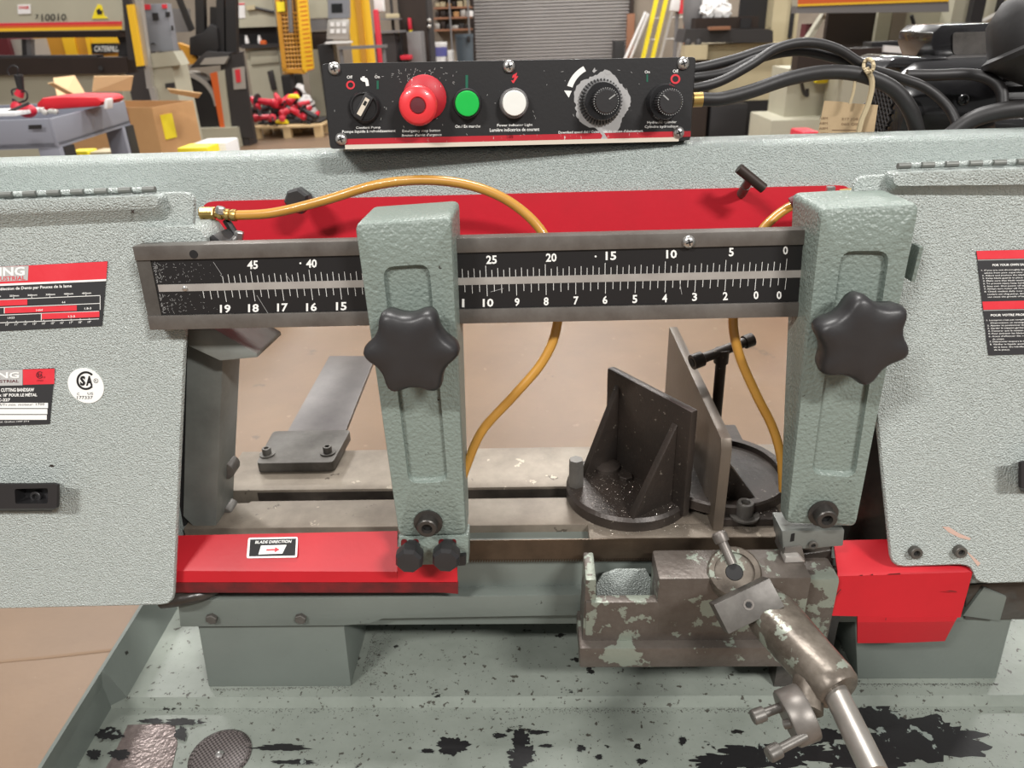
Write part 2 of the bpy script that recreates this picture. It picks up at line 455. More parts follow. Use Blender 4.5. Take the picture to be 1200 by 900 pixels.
m = MB(); writepx(m, 'KING', -12.5, 29, 313.6, 324.0, LD, w + .0004, .03, .03); m.build('lettering', 'white_print', st)
m = MB(); writepx(m, 'INDUSTRIAL', -13.5, 29.5, 324.5, 329.5, LD, w + .0004, .01, .03); m.build('lettering', 'red_print', st)
m = MB(); writepx(m, 'Sélection de Dents par Pouces de la lame', -2, 84, 337, 341.5, LD, w, .02, SL)
for i, t in enumerate(('200mm', '250mm', '300mm', '350mm', '400mm', '450mm')):
    x = -10 + i * 21.2; writepx(m, t, x, x + 11, 346.5 - i * .75, 348.5 - i * .75, LD, w, .02, SL)
    bar(m, x + 4.5, 348.7 - i * .75, x + 5.1, 351.5 - i * .85, LD, w)
for y in (350, 359.2, 368.0, 377.0):
    bar(m, -60, y + 3.4, 117.5 if y < 360 else 116, y + 4.1, LD, w, .042 if y < 360 else .04)
bar(m, 117, 347, 117.7, 363, LD, w); bar(m, 4.6, 360, 5.4, 367.3, LD, w); bar(m, 48, 367, 48.8, 375.5, LD, w)
for t, x, y in (('6-10', -6, 355), ('4-6', 72.5, 353), ('3-4/6-8', 42, 362.3), ('1.8-3', 99, 360.4), ('1.4-2.5', 9, 371.3), ('1.2-2', 80, 369.7)):
    writepx(m, t, x, x + 8 if len(t) > 4 else x + 4, y, y + 2.4, LD, w + .0003, .02, SL)
for i in range(10):
    x = 6.5 + i * 10.7; writepx(m, '%d"' % (10 + i), x, x + 4, 379.2 - i * .35, 381.7 - i * .35, LD, w, .01, SL)
    bar(m, x + 1.6, 376.4 - i * .38, x + 2.2, 378.4 - i * .38, LD, w)
m.build('lettering', 'white_print', st)
m = MB()
bar(m, -60, 354.3, 32, 361.0, LD, w + .0001, .04); bar(m, 5.5, 360.8, 90, 367.2, LD, w + .0001, .037); bar(m, 49, 367.4, 116.5, 374.0, LD, w + .0001, .037)
m.build('chart_bars', 'red_print', st)
st = plate([(-95, 437), (64, 431.5), (58, 497), (-95, 503)], LD, .0008, 'sticker_dark', lidL)
st['label'] = 'dark machine data sticker with red top and white boxes'
MB().poly([LD.at(x, y, w) for x, y in [(27, 451), (63.6, 450), (64, 432), (26.6, 433)]]).build('red_band', 'red_print', st)
MB().poly([LD.at(x, y, w) for x, y in [(-95, 454), (26.4, 451.5), (26.4, 433), (-95, 436.5)]]).build('logo_plate', 'sticker_grey', st)
m = MB(); writepx(m, 'KING', -18, 22.5, 436.6, 444, LD, w + .0004, .03, .02)
writepx(m, 'CUTTING BANDSAW', 1, 40, 455, 459.3, LD, w, .03, .012); writepx(m, 'x 18" POUR LE MÉTAL', -1, 43.5, 460.5, 465, LD, w, .03, .012)
writepx(m, 'KC-227', -6, 12, 467, 470.5, LD, w, .03, .012); writepx(m, 'Montréal, Québec H9P 2Y4', -12, 34, 493.8, 495.8, LD, w, .0, .02)
for y0, y1 in ((471.8, 478), (479, 485), (486, 491.6)):
    bar(m, -95, y0 + .3, 56.2 - (y0 - 472) * .1, y1 + .3, LD, w)
m.build('lettering', 'white_print', st)
m = MB(); writepx(m, 'Motor RPM/Tr.min. moteur: 1700', -25, 52, 473.2, 476, LD, w + .0002, .0, .012)

m.build('lettering', 'label_black', st)
m = MB(); writepx(m, 'INDUSTRIAL', -18, 22, 445.6, 449, LD, w + .0003, .01, .02); m.build('lettering', 'maroon', st)
def csa(mb, cx, cy, r, w):          # a C ring open to the right around the letters SA
    n = 26
    for i in range(n):
        a0 = R(42) + R(276) * i / n; a1 = R(42) + R(276) * (i + 1) / n
        pp = [(cx + math.cos(a) * q, cy - math.sin(a) * q) for a, q in ((a0, r), (a1, r), (a1, r * .78), (a0, r * .78))]
        mb.poly([LD.at(x, y, w) for x, y in pp])
    writepx(mb, 'S', cx - r * .62, cx - r * .05, cy - r * .5, cy + r * .55, LD, w, .05)
    writepx(mb, 'A', cx + r * .02, cx + r * .72, cy - r * .5, cy + r * .55, LD, w, .05)
m = MB(); csa(m, 46.5, 439.4, 4.2, w + .0004); writepx(m, 'LR', 50.5, 53, 441, 443, LD, w + .0004); writepx(m, '177337', 43, 50.5, 445.2, 447, LD, w + .0004); m.build('certification_mark', 'maroon', st)
cu, cv = LD.uv(100.5, 452, .0008)
cs = MB().lathe([(.0166, 0), (.0166, .0008)], LD.P(cu, cv, 0), LD.n, 40).build('sticker', 'white_print', lidL)
cs['label'] = 'round white certification sticker'
m = MB(); csa(m, 100.5, 446, 11, .0012)
writepx(m, 'C', 90.2, 93, 460.2, 463, LD, .0012); writepx(m, 'US', 102.5, 109, 459.8, 462.6, LD, .0012); writepx(m, '177337', 90.2, 108.5, 464, 467.6, LD, .0012)
writepx(m, 'R', 111.4, 113.2, 445, 447.4, LD, .0012)
for i in range(16):
    a0, a1 = 2 * math.pi * i / 16, 2 * math.pi * (i + 1) / 16
    m.poly([LD.at(112.3 + math.cos(a) * q, 446.2 + math.sin(a) * q, .0012) for a, q in ((a0, 2.7), (a1, 2.7), (a1, 2.2), (a0, 2.2))])
m.build('certification_mark', 'label_black', cs)
# warning sticker on the right cover
st = plate([(1144, 294), (1300, 290), (1300, 412), (1158.5, 416.5)], LD, .0008, 'sticker_dark', lidR)
st['label'] = 'dark safety warning sticker with two red bands'
m = MB()
for y0, y1, xl0, xl1 in ((294, 304, 1144.3, 1145.6), (353.5, 363, 1151.2, 1152.4)):
    m.poly([LD.at(x, y, w) for x, y in [(xl1, y1), (1300, y1 - 3.5), (1300, y0 - 3.5), (xl0, y0)]])
m.build('red_band', 'red_print', st)
m = MB()
for y, xl in ((304.4, 1145.8), (363.4, 1152.5)):
    m.poly([LD.at(x, yy, w + .0001) for x, yy in [(xl, y + 1), (1300, y - 2.5), (1300, y - 3.5), (xl, y)]])
m.build('grey_rule', 'grey_print', st)
m = MB()
writepx(m, 'FOR YOUR OWN SAFETY', 1163, 1209, 309.3, 312, LD, w, .03, .02)
writepx(m, 'POUR VOTRE PROPRE SÉCURITÉ', 1161, 1228, 367.5, 370.8, LD, w, .03, .02)
tx = ['1. If you are not thoroughly familiar with the operation', 'advice from your supervisor or other qualified', '2. Adjust and position the blade guide arms before', '3. Keep blade guards in place and tight. Always', '4. Make sure that blade tension and blade tracking', '5. To prevent injury keep hands away from blade', '6. Stop saw. Shut power off and lock before', '7. Always turn motor off. Firmly clamp work', '8. Check coolant daily. Low coolant level can', 'coolant can clog pump, dirty coolant', 'can cause the growth of bacteria']
for i, t in enumerate(tx):
    x = 1150 + i * .45 + (0 if t[0].isdigit() else 3); writepx(m, t, x, x + len(t) * 1.62, 316 + i * 3.12, 318.1 + i * 3.12, LD, w, .01, .02)
tx = ["1. Lorsqu'on n'est pas complètement familier avec", "d'instructions, se renseigner auprès du", '2. Ajuster et positionner les bras du guide', '3. Garder le support gardes en place', "4. S'assurer que la tension de la lame", '5. Pour prévenir les blessures, garder les', "6. Avant d'effectuer des réglages sur la", 'de coupe.', '7. Débrancher toujours le moteur avant', '8. Vérifier le liquide quotidiennement', 'de la base. Du lubrifiant sale peut', 'de la peau).']
for i, t in enumerate(tx):
    x = 1156 + i * .45 + (0 if t[0].isdigit() else 4); writepx(m, t, x, x + len(t) * 1.55, 374.5 + i * 3.15, 376.6 + i * 3.15, LD, w, .01, .02)
m.build('lettering', 'white_print', st)
# recessed black pull handles
def handle(x0, x1, y0, y1, px0, px1, parent):
    o = rq([LD.uv(x, y, .018) for x, y in ((x0, y1), (x1, y1 - 1), (x1 + .5, y0 + 1), (x0, y0 + 1))], .003, 4)
    i_ = rq([LD.uv(x, y, .018) for x, y in ((px0, y1 - 6.5), (px1, y1 - 7), (px1, y0 + 6), (px0 - 1, y0 + 7))], .002, 4)
    ob = [LD.uv(x, y, .0) for x, y in ((x0, y1 + 3), (x1 - 6, y1 + 2), (x1 - 6, y0 + 3), (x0, y0 + 3))]
    ob = rq(ob, .003, 4)
    h = MB().loft([[LD.P(a, b, 0) for a, b in ob], [LD.P(a, b, .016) for a, b in o], [LD.P(a, b, .018) for a, b in inset(o, .001)],
               [LD.P(a, b, .018) for a, b in i_], [LD.P(a, b, .004) for a, b in i_]]).build('pull_handle', 'black_plastic', parent, smooth=30)
    return h
h = handle(-88, 68, 566, 597, 18, 56, lidL); socket_bolt(h, LD.at(45, 580, .004), LD.n, .0052, .005, 'black_plastic')
h = handle(1195, 1330, 540, 573, 1206, 1240, lidR)
for x, y in ((1071, 645.5), (1123, 644.5)): socket_bolt(lidR, LD.at(x, y, 0), LD.n, .0056, .006, 'dark_steel')
# chipped paint by the cover screws
m = MB()
m.poly([LD.at(x, y, .0003) for x, y in ((1104, 617), (1112, 617.5), (1124, 625), (1138, 631), (1136, 633), (1124, 630), (1112, 624))])
m.poly([LD.at(x, y, .0003) for x, y in ((1132, 645), (1141, 653), (1149, 660), (1146, 664), (1140, 656))])
m.build('paint_chip', mat('primer', c(190, 160, 146), .7), lidR)
m = MB()
m.poly([LD.at(x, y, .0003) for x, y in ((57, 547), (59, 544.5), (61, 544.6), (64, 546.5), (61.5, 547.5), (59.5, 546.6))])
m.poly([LD.at(x, y, .0108) for x, y in ((153, 245), (155.5, 246.8), (158, 245), (156.6, 248), (158, 251), (155, 249.4), (153, 251), (154.2, 248))])
m.build('paint_chip', 'brown_steel', lidL)

# red rear cover plate with its knob and T handle
wr = -.1265
uv = [HD.uv(236, 340, wr), HD.uv(1000, 340, wr), HD.uv(999, 217, wr), HD.uv(236, 236.5, wr)]
vtop = (uv[2][1] + uv[3][1]) / 2; pts = rq([(uv[0][0], vb), (uv[1][0], vb), (uv[2][0], uv[2][1]), (uv[3][0], uv[3][1])], .012, 5)
rp = MB().loft([[HD.P(a, b, -.1298) for a, b in pts], [HD.P(a, b, wr) for a, b in pts]]).build('rear_cover_plate', 'red_plate', head)
k = MB(); o = HD.at(357, 231, wr); n = HD.n
k.lathe([(.006, 0), (.006, .016), (.0115, .018), (.0125, .022), (.0122, .032), (.010, .035)], o + HD.u * .002, n, 7)
k.build('clamp_knob', 'knob_black', head, smooth=25)
o = HD.at(869, 227, wr); tip = HD.at(880, 207.5, wr + .034)
tb = MB().cyl(o, o.lerp(tip, .5), .0045, n=14).cyl(o.lerp(tip, .5), tip, .0040, .0040, n=14).build('tee_handle_stem', 'dark_steel', head)
a, b = HD.at(865.5, 197, wr + .036), HD.at(895, 221, wr + .036)
MB().cyl(a, b, .0046, n=16).build('tee_bar', 'brown_steel', tb)

# ------------------------------------------------------------------ guide bar with its scale
u0 = HD.uv(155, 290, 0)[0]; u1 = HD.uv(1000, 300, 0)[0]
v1 = (HD.uv(155, 290, 0)[1] + HD.uv(945, 268, 0)[1]) / 2
v0 = (HD.uv(176, 388, 0)[1] + HD.uv(930, 370.5, 0)[1]) / 2
vr1 = (HD.uv(160, 306, 0)[1] + HD.uv(943, 286.5, 0)[1]) / 2
vr0 = (HD.uv(172, 371, 0)[1] + HD.uv(935, 354, 0)[1]) / 2
gb = MB().box((u0 + .0012, v0 + .002, -.0165), (u1, v1 - .002, -.0032), HD.P).build('guide_bar', 'bar_steel', head)
MB().box((u0, vr1, -.018), (u1, v1, 0), HD.P).build('bar_rail', 'bar_steel', gb, bevel=.0007)
MB().box((u0, v0, -.018), (u1, vr0, 0), HD.P).build('bar_rail', 'bar_steel', gb, bevel=.0007)
ue = u0 + .019
MB().box((u0, vr0, -.012), (u0 + .012, vr1, -.0015), HD.P).build('end_strip', 'dark_steel', gb)
sp = MB().box((u0 + .0125, vr0 + .0003, -.0032), (u1, vr1 - .0003, -.0022), HD.P).build('scale_plate', 'label_black', gb)
ws = -.0020
vm = [(HD.uv(300, 335.5, ws)[1] + HD.uv(900, 321.5, ws)[1]) / 2]
MB().box((u0 + .014, vm[0] - .0031, -.003), (u1, vm[0] + .0031, -.0018), HD.P).build('scale_strip', 'strip_steel', gb)
m = MB()
zero = HD.uv(920, 325, ws)[0]
cm = (HD.uv(920, 320, ws)[0] - HD.uv(296, 335, ws)[0]) / 45
for i in range(0, 96):
    u = zero - i * cm / 2
    if u < u0 + .05: break
    l = .0098 if i % 10 == 0 else (.0075 if i % 2 == 0 else .006)
    m.poly([HD.P(u + a, vm[0] + b, ws) for a, b in ((-.0002, .0031), (.0002, .0031), (.0002, .0031 + l), (-.0002, .0031 + l))])
zin = HD.uv(886, 325, ws)[0]; inch = (zin - HD.uv(263, 340, ws)[0]) / 18
for i in range(-4, 78):
    u = zin - i * inch / 4
    if u < u0 + .05: break
    l = .0100 if i % 4 == 0 else (.0075 if i % 2 == 0 else .0062)
    m.poly([HD.P(u + a, vm[0] + b, ws) for a, b in ((-.0002, -.0031 - l), (.0002, -.0031 - l), (.0002, -.0031), (-.0002, -.0031))])
def num(s, px, pyt, pyb, wd):
    writepx(m, s, px - wd / 2, px + wd / 2, pyt, pyb, HD, ws, .025, .026)
for s, px, py in (('0', 920.5, 293.5), ('5', 857, 295.5), ('10', 787, 298), ('15', 716, 300), ('20', 646, 302), ('25', 576, 304.5), ('30', 506, 306.5), ('35', 435, 308), ('40', 365, 309), ('45', 296, 310.5)):
    num(s, px, py - 5, py + 5, 12.5 if len(s) == 2 else 5.8)
for s, px, py in (('0', 913, 346), ('0', 886, 346), ('2', 850, 347), ('3', 814, 348), ('4', 779, 349.5), ('5', 744, 350.5), ('6', 709, 351.5), ('7', 675, 352.3), ('8', 640, 353.2), ('9', 606, 354), ('10', 572, 355), ('11', 538, 355.5), ('15', 400, 359), ('16', 365, 360), ('17', 331, 360.5), ('18', 297, 361.2), ('19', 264, 362)):
    num(s, px, py - 4.8, py + 4.8, 12.5 if len(s) == 2 else 5.8)
for px, py in ((698, 300.5), (352, 308.5)):
    m.poly([HD.at(px + math.cos(t) * 1.2, py + math.sin(t) * 1.2, ws) for t in [i * math.pi / 4 for i in range(8)]])
m.build('scale_markings', 'white_print', gb)
m = MB()                                                    # scratched bare metal at the end of the scale
for i in range(260):
    t = random.random() ** 2.5
    u = u0 + .014 + t * .05; v = random.uniform(vr0 + .002, vr1 - .002); l = random.uniform(.0002, .0011) * (1.2 - t); a = random.uniform(0, 3.1)
    d = (math.cos(a) * l, math.sin(a) * l); q = (-math.sin(a) * .00013, math.cos(a) * .00013)
    if abs(v - vm[0]) < .005: continue
    m.poly([HD.P(u + x, v + y, ws + .0001) for x, y in ((-d[0] - q[0], -d[1] - q[1]), (d[0] - q[0], d[1] - q[1]), (d[0] + q[0], d[1] + q[1]), (-d[0] + q[0], -d[1] + q[1]))])
for (xa, ya), (xb, yb) in (((250, 307), (260, 322)), ((301, 346), (314, 367)), ((258, 322), (262, 326)), ((335, 322), (345, 335)), ((575, 342), (590, 338)), ((795, 322), (799, 345))):
    a, b = HD.uv(xa, ya, ws), HD.uv(xb, yb, ws); n2 = Vector((-(b[1] - a[1]), b[0] - a[0])).normalized() * .0002
    m.poly([HD.P(x, y, ws + .0001) for x, y in ((a[0] - n2.x, a[1] - n2.y), (b[0] - n2.x, b[1] - n2.y), (b[0] + n2.x, b[1] + n2.y), (a[0] + n2.x, a[1] + n2.y))])
m.build('scratches', 'grey_print', gb)
MB().lathe([(.0023, 0), (.002, .0012), (.0008, .0018)], HD.at(217, 338, -.0018), HD.n, 14).build('rivet', 'screw_zinc', gb)
MB().lathe([(.0036, -.001), (.0036, .0003)], HD.at(227, 298, 0), HD.n, 18).build('bolt_hole', 'dark_gap', gb)
cross_screw(gb, HD.at(807, 283.5, 0), HD.n, .0054)
# bent bracket over the end of the bar
m = MB()
q0 = [HD.uv(x, y, -.018) for x, y in ((159, 290), (160, 271), (166, 267), (224, 265), (234, 270), (241, 279), (242, 288))]
q1 = [HD.uv(x, y, -.018) for x, y in ((162, 290), (163, 275), (168, 271), (222, 269), (230, 273), (236, 281), (237, 288))]
m.loft([[HD.P(u, v, ww) for u, v in q0] for ww in (-.019, -.062)])
m.build('bar_bracket', 'lid_paint', head, bevel=.0015)
m = MB(); q0 = [HD.uv(x, y, -.02) for x, y in ((228, 290), (246, 276), (262, 290))]
m.loft([[HD.P(u, v, ww) for u, v in q0] for ww in (-.026, -.07)]); m.build('bracket_web', 'black_plastic', head, bevel=.001)

# frame posts beside the covers and the block under the bar
def pillar(quad, w0, w1, mt, name):
    uv = [HD.uv(x, y, w0) for x, y in quad]
    return MB().loft([[HD.P(a, b, w0) for a, b in uv], [HD.P(a, b, w1) for a, b in uv]]).build(name, mt, head, bevel=.002)
pillar([(219, 395), (262, 395), (253, 622), (231, 622), (214, 605)], -.052, -.10, 'post_steel', 'frame_post')
pillar([(1014, 400), (1045, 400), (1052, 655), (985, 648), (1000, 610)], -.050, -.10, 'brown_black', 'frame_post')
pillar([(196, 300), (224, 300), (222, 612), (190, 640)], -.058, -.10, 'dark_gap', 'gap_shade_strip')  # black strip standing in for the shade between cover and post, no real seal
q = [(206, 386), (252, 386), (301, 414.5), (302, 419), (258, 423), (217, 404)]
uv = [HD.uv(x, y, -.03) for x, y in q]
MB().loft([[HD.P(a, b, -.03) for a, b in uv], [HD.P(a, b, -.10) for a, b in uv]]).build('bar_mount', 'post_steel', head, bevel=.0015)
for px, py, r in ((263, 553, 12), (262, 605, 13)):
    a = HD.at(px, py, -.075); MB().cyl(a, a + Vector((0, .02, 0)), r * .72 / F, n=16).build('guide_roller', 'dark_steel', head, bevel=.002)
m = MB(); 
a = LD.at(206, 702, -.02); b = LD.at(236, 696, -.03)
m.tube([LD.at(190, 704, -.02), a, b, LD.at(252, 688, -.04)], .008, 10, 3); m.build('oil_wiper', 'brown_black', head)

# right blade guard, folded red sheet
def sheet(sections, th=.0022):      # sections: list of lists of world points (same count) -> thin folded sheet
    m = MB(); n = len(sections[0])
    import itertools
    f = sections; vs = [p for s_ in f for p in s_]; rows = len(f)
    nrm = []
    for i in range(rows):
        for j in range(n):
            a = f[min(i + 1, rows - 1)][j] - f[max(i - 1, 0)][j]; b = f[i][min(j + 1, n - 1)] - f[i][max(j - 1, 0)]
            nn = a.cross(b)
            nrm.append(nn.normalized() if nn.length > 1e-9 else Vector((0, 1, 0)))
    k = len(vs); fs = []
    for i in range(rows - 1):
        for j in range(n - 1):
            a, b, d, e = i * n + j, i * n + j + 1, (i + 1) * n + j + 1, (i + 1) * n + j
            fs += [(a, b, d, e), (k + e, k + d, k + b, k + a)]
    per = [j for j in range(n)] + [i * n + n - 1 for i in range(1, rows)] + [(rows - 1) * n + j for j in range(n - 2, -1, -1)] + [i * n for i in range(rows - 2, 0, -1)]
    for a, b in zip(per, per[1:] + per[:1]): fs.append((a, b, k + b, k + a))
    m.add(vs + [p + nr * th for p, nr in zip(vs, nrm)], fs)
    return m
yy = (.600, .566, .552, .550, .556)
A_ = [Py(978, 635, .600), Py(982, 671, .566), Py(972, 719, .553)]
def row(pts): return [Py(*p) for p in pts]
m = MB()
top = [Py(976, 635, .600), Py(1060, 633, .600), Py(1140, 633, .600)]
f1 = [Py(981, 671, .566), Py(1060, 668.5, .566), Py(1139, 666, .566)]
f1b = [Py(980.5, 674, .5635), Py(1060, 671.5, .5635), Py(1138.5, 669, .5635)]
rg = sheet([top, f1, f1b, [Py(972, 720, .556), Py(1060, 722, .556), Py(1124, 722, .556)]]).build('blade_guard', 'red_paint', head, smooth=25)
sheet([[Py(1004, 720.5, .556), Py(1060, 721.5, .556), Py(1121, 721, .556)], [Py(1004, 727, .5555), Py(1060, 727, .5555), Py(1118, 726, .5555)], [Py(1004, 751.5, .562), Py(1060, 751, .562), Py(1106, 749, .562)]]).build('guard_skirt', 'red_paint', rg, smooth=15)
m = MB()
for q in (((1131, 714), (1133, 713.2), (1146, 714), (1146, 714.8)),):
    pass
for pp in (((1108, 692.5), (1114, 691.8), (1121, 692.8), (1121, 693.8), (1113, 693.2)), ((978, 698), (985, 690), (986, 690.6), (979.5, 699)), ((1037, 729), (1038, 724), (1038.7, 724), (1038, 730)), ((1041, 672.4), (1055, 671.6), (1055, 673), (1041, 673.6)), ((1021, 673), (1023, 672.4), (1023, 674), (1021, 674.5)), ((1008, 673.8), (1011, 673.4), (1011, 674.6), (1008, 675))):
    m.poly([Py(x, y, .5535 if y > 680 else .5605) for x, y in pp])
m.build('scratches', 'shade_grime_red', rg)
m = MB()
for pp in (((1004, 660), (1014, 656), (1014.6, 656.6), (1005, 661)), ((1008, 655), (1013, 663), (1012, 663.5), (1007.4, 655.6)), ((1010, 659), (1019, 655), (1019, 656), (1011, 660)), ((1030, 647), (1035, 644), (1035.5, 644.8), (1031, 648))):
    m.poly([Py(x, y, .600 + (.566 - .600) * (y - 635) / 36 - .0008) for x, y in pp])
m.build('scratches', 'red_print', rg)

# ------------------------------------------------------------------ blade
yb = .5885
bx0 = Py(470, 640, yb).x; bx1 = Py(935, 640, yb).x
zt = Py(600, 633, yb).z; zb = Py(600, 656, yb).z
bl_ = MB().box((bx0, yb, zb), (bx1, yb + .0011, zt)).build('saw_blade', 'blade_steel')
tag(bl_, 'brown steel bandsaw blade strip stretched between the two guide arms', 'saw blade')
m = MB(); n = 150; l = (bx1 - bx0) / n
for i in range(n):
    x = bx0 + i * l; m.prism([(x, yb, zb + .0004), (x + l * .9, yb, zb + .0004), (x + l * .15, yb, zb - .0035)], (0, .0011, 0))
loc0 = bl_.location.copy()
m.build('blade_teeth', 'blade_steel', bl_)

# ================================================================== guide arms
mat('bolt_dark', c(70, 67, 64), .38, .5)
def star(cu, cv, w, rr, rin, rot, pl, n=72, sc=1.0):
    out = []
    for i in range(n):
        t = 2 * math.pi * i / n
        r = (rin + (rr - rin) * (.5 + .5 * math.cos(6 * (t - rot))) ** 1.5) * sc
        out.append(pl.P(cu + math.cos(t) * r, cv + math.sin(t) * r, w))
    return out
def star_knob(px, py, r_px, rot, parent):
    cu, cv = AR.uv(px, py, .03)
    rr = r_px * (AR.at(px, py, .03) - C0).dot(-bk) / F; rin = rr * .80
    m = MB()
    m.lathe([(.014, 0), (.014, .014)], AR.P(cu, cv, 0), AR.n, 20)
    lv = ((.010, .80), (.012, .90), (.016, .955), (.026, 1.0), (.032, .985), (.0355, .94), (.0375, .86), (.0385, .6), (.0388, .3))
    m.loft([star(cu, cv, w_, rr, rin + (rr * .72 - rin) * (1 - s_) * 1.5, rot, AR, 72, s_) for w_, s_ in lv])
    return m.build('star_knob', 'knob_black', parent, smooth=50)
def arm(front, rec, dtop, dbot, label, name, loc):
    root = thing(name, loc, label, 'guide arm')
    uv = [AR.uv(x, y, 0) for x, y in front]           # BL, BR, TR, TL
    lo = rq(uv, .006, 5)
    ri = rq([AR.uv(x, y, 0) for x, y in rec], .010, 5)
    rd = rq(inset([Vector(AR.uv(x, y, 0)) for x, y in rec], .0025), .009, 5)
    vmin = min(v for u, v in uv); vmax = max(v for u, v in uv)
    dep = lambda v: -(dbot + (dtop - dbot) * (v - vmin) / (vmax - vmin))
    big = lo
    sm = inset(lo, .0035)
    L = [[AR.P(u, v, dep(v)) for u, v in big], [AR.P(u, v, -.006) for u, v in big], [AR.P(u, v, -.0018) for u, v in inset(lo, .001)],
         [AR.P(u, v, 0) for u, v in sm], [AR.P(u, v, 0) for u, v in ri], [AR.P(u, v, -.0045) for u, v in rd]]
    MB().loft(L).build('arm_body', 'arm_paint', root, smooth=32)
    return root
ga = arm([(467, 630), (547, 628), (529, 254), (415, 262)], [(479, 567), (525, 565), (503, 309), (448, 313)], .066, .026,
         'grey-green guide arm with star knob, bolted to the long red blade guard', 'blade_guide_arm', AR.at(505, 650, -.01))
kn = star_knob(482, 412, 57, 0.0, ga)
socket_bolt(ga, AR.at(502, 612, 0), AR.n, .0093, .009, 'bolt_dark', .0135)
gr = arm([(921, 615), (1003, 619), (1079, 238), (962, 244)], [(951, 556), (1002, 560), (1043, 294), (986, 294)], .066, .016,
         'grey-green guide arm with star knob, overlapping the zero end of the scale', 'blade_guide_arm', AR.at(960, 640, -.01))
star_knob(1010, 399, 58, R(-17), gr)
socket_bolt(gr, AR.at(964, 601, 0), AR.n, .0093, .010, 'bolt_dark', .0135)
MB().box((0, 0, 0), (1, 1, 1), lambda a, b, d: AR.P(*AR.uv(1078 - 10 * (1 - b), 290 + 40 * (1 - b), -.03), -.03 - .014 * d) + AR.u * .003 * a).build('side_plate', 'arm_paint', gr)
# guide block of the left arm, slots, red guard and its knobs
def ablock(quad, w0, w1, mt, name, parent, bevel=.0015):
    uv = [AR.uv(x, y, w0) for x, y in quad]
    return MB().loft([[AR.P(a, b, w0) for a, b in uv], [AR.P(a, b, w1) for a, b in uv]]).build(name, mt, parent, bevel=bevel)
gbk = ablock([(468, 663), (549, 661), (549, 627), (467, 629)], -.003, -.022, 'arm_paint', 'guide_block', ga)
for x in (473.5, 487, 517.5, 531):
    uv = rq([AR.uv(x + dx, yy_, -.0025) for dx, yy_ in ((-3.6, 660), (3.6, 660), (3.6, 632), (-3.6, 632))], .003, 4)
    MB().loft([[AR.P(a, b, -.0032) for a, b in uv], [AR.P(a, b, -.0024) for a, b in uv]]).build('slot', 'shade_grime_red', gbk)
# guard: top face, front face and skirt, cut away round the arm
y0, y1, y2, y3 = .6005, .5735, .5690, .5705
xs = (198, 240, 330, 410, 466)
S_ = [[Py(x, 628.5 - (x - 205) * .022, y0) for x in xs], [Py(x, 664.5 + (x - 205) * .004, y1) for x in xs], [Py(x, 668 + (x - 205) * .004, y1 - .0022) for x in xs], [Py(x, 681, y2) for x in xs]]
gd = sheet(S_).build('blade_guard', 'red_paint', ga, smooth=22)
sheet([[Py(466, 641, .5765), Py(500, 641, .5765), Py(527, 641, .5765), Py(535.5, 648, .5745)], [Py(466, 666, y1 - .001), Py(500, 666, y1 - .001), Py(527, 667, y1 - .001), Py(536, 667, y1 - .001)], [Py(466, 681, y2), Py(500, 681, y2), Py(527, 681, y2), Py(536.5, 681, y2)]]).build('guard_end', 'red_paint', gd, smooth=22)
xs = (198, 330, 466, 520, 537)
sheet([[Py(x, 681, y2) for x in xs], [Py(x, 692.5 if x < 530 else 694, y3) for x in xs]]).build('guard_skirt', 'shade_grime_red', gd, smooth=10)  # skirt gets a darker red for the shade on its steep face
TN = (S_[1][2] - S_[0][2]).cross(S_[0][3] - S_[0][2]).normalized()
if TN.z < 0: TN = -TN
def top_pt(x, y, lift=.0007):
    t = (y - (628.5 - (x - 205) * .022)) / (664.5 - 628.5)
    p = Py(x, y, y0 + (y1 - y0) * t); return p + TN * (lift * .35 + .0023)
st = MB().loft([rq([top_pt(x, y, 0) for x, y in ((290, 655), (349, 654), (350, 630), (292, 631))], .002, 4), rq([top_pt(x, y, .0010) for x, y in ((290, 655), (349, 654), (350, 630), (292, 631))], .002, 4)]).build('direction_sticker', 'white_print', gd)
MB().poly([top_pt(x, y, .0014) for x, y in ((293, 652.8), (347, 652), (348, 632), (294.5, 633))]).build('sticker_field', 'label_black', st)
MB().poly([top_pt(x, y, .0017) for x, y in ((304, 650.6), (332, 649.6), (337, 639.3), (307, 640.2))]).build('arrow_box', 'white_print', st)
m = MB(); write(m, 'BLADE DIRECTION', [top_pt(x, y, .0017) for x, y in ((300, 638), (342, 637), (343, 633.6), (301, 634.6))], .02); m.build('lettering', 'white_print', st)
MB().poly([top_pt(x, y, .0021) for x, y in ((313, 646.4), (323, 646.1), (323, 648.2), (329, 645), (323.6, 642), (323.4, 644.2), (313.4, 644.5))]).build('arrow', 'red_print', st)
for x, y in ((480, 654), (523, 653)):
    o = AR.at(x, y, .016)
    k = MB().lathe([(.008, -.018), (.009, -.010), (.0125, -.008), (.0135, -.004), (.0132, .004), (.011, .0075), (.006, .0085)], o, AR.n, 8, ph=.3).build('lobe_knob', 'knob_black', ga, smooth=25)
ablock([(537, 664), (546, 663), (546, 651), (538, 652)], .002, -.012, 'black_plastic', 'lock_nut', ga)
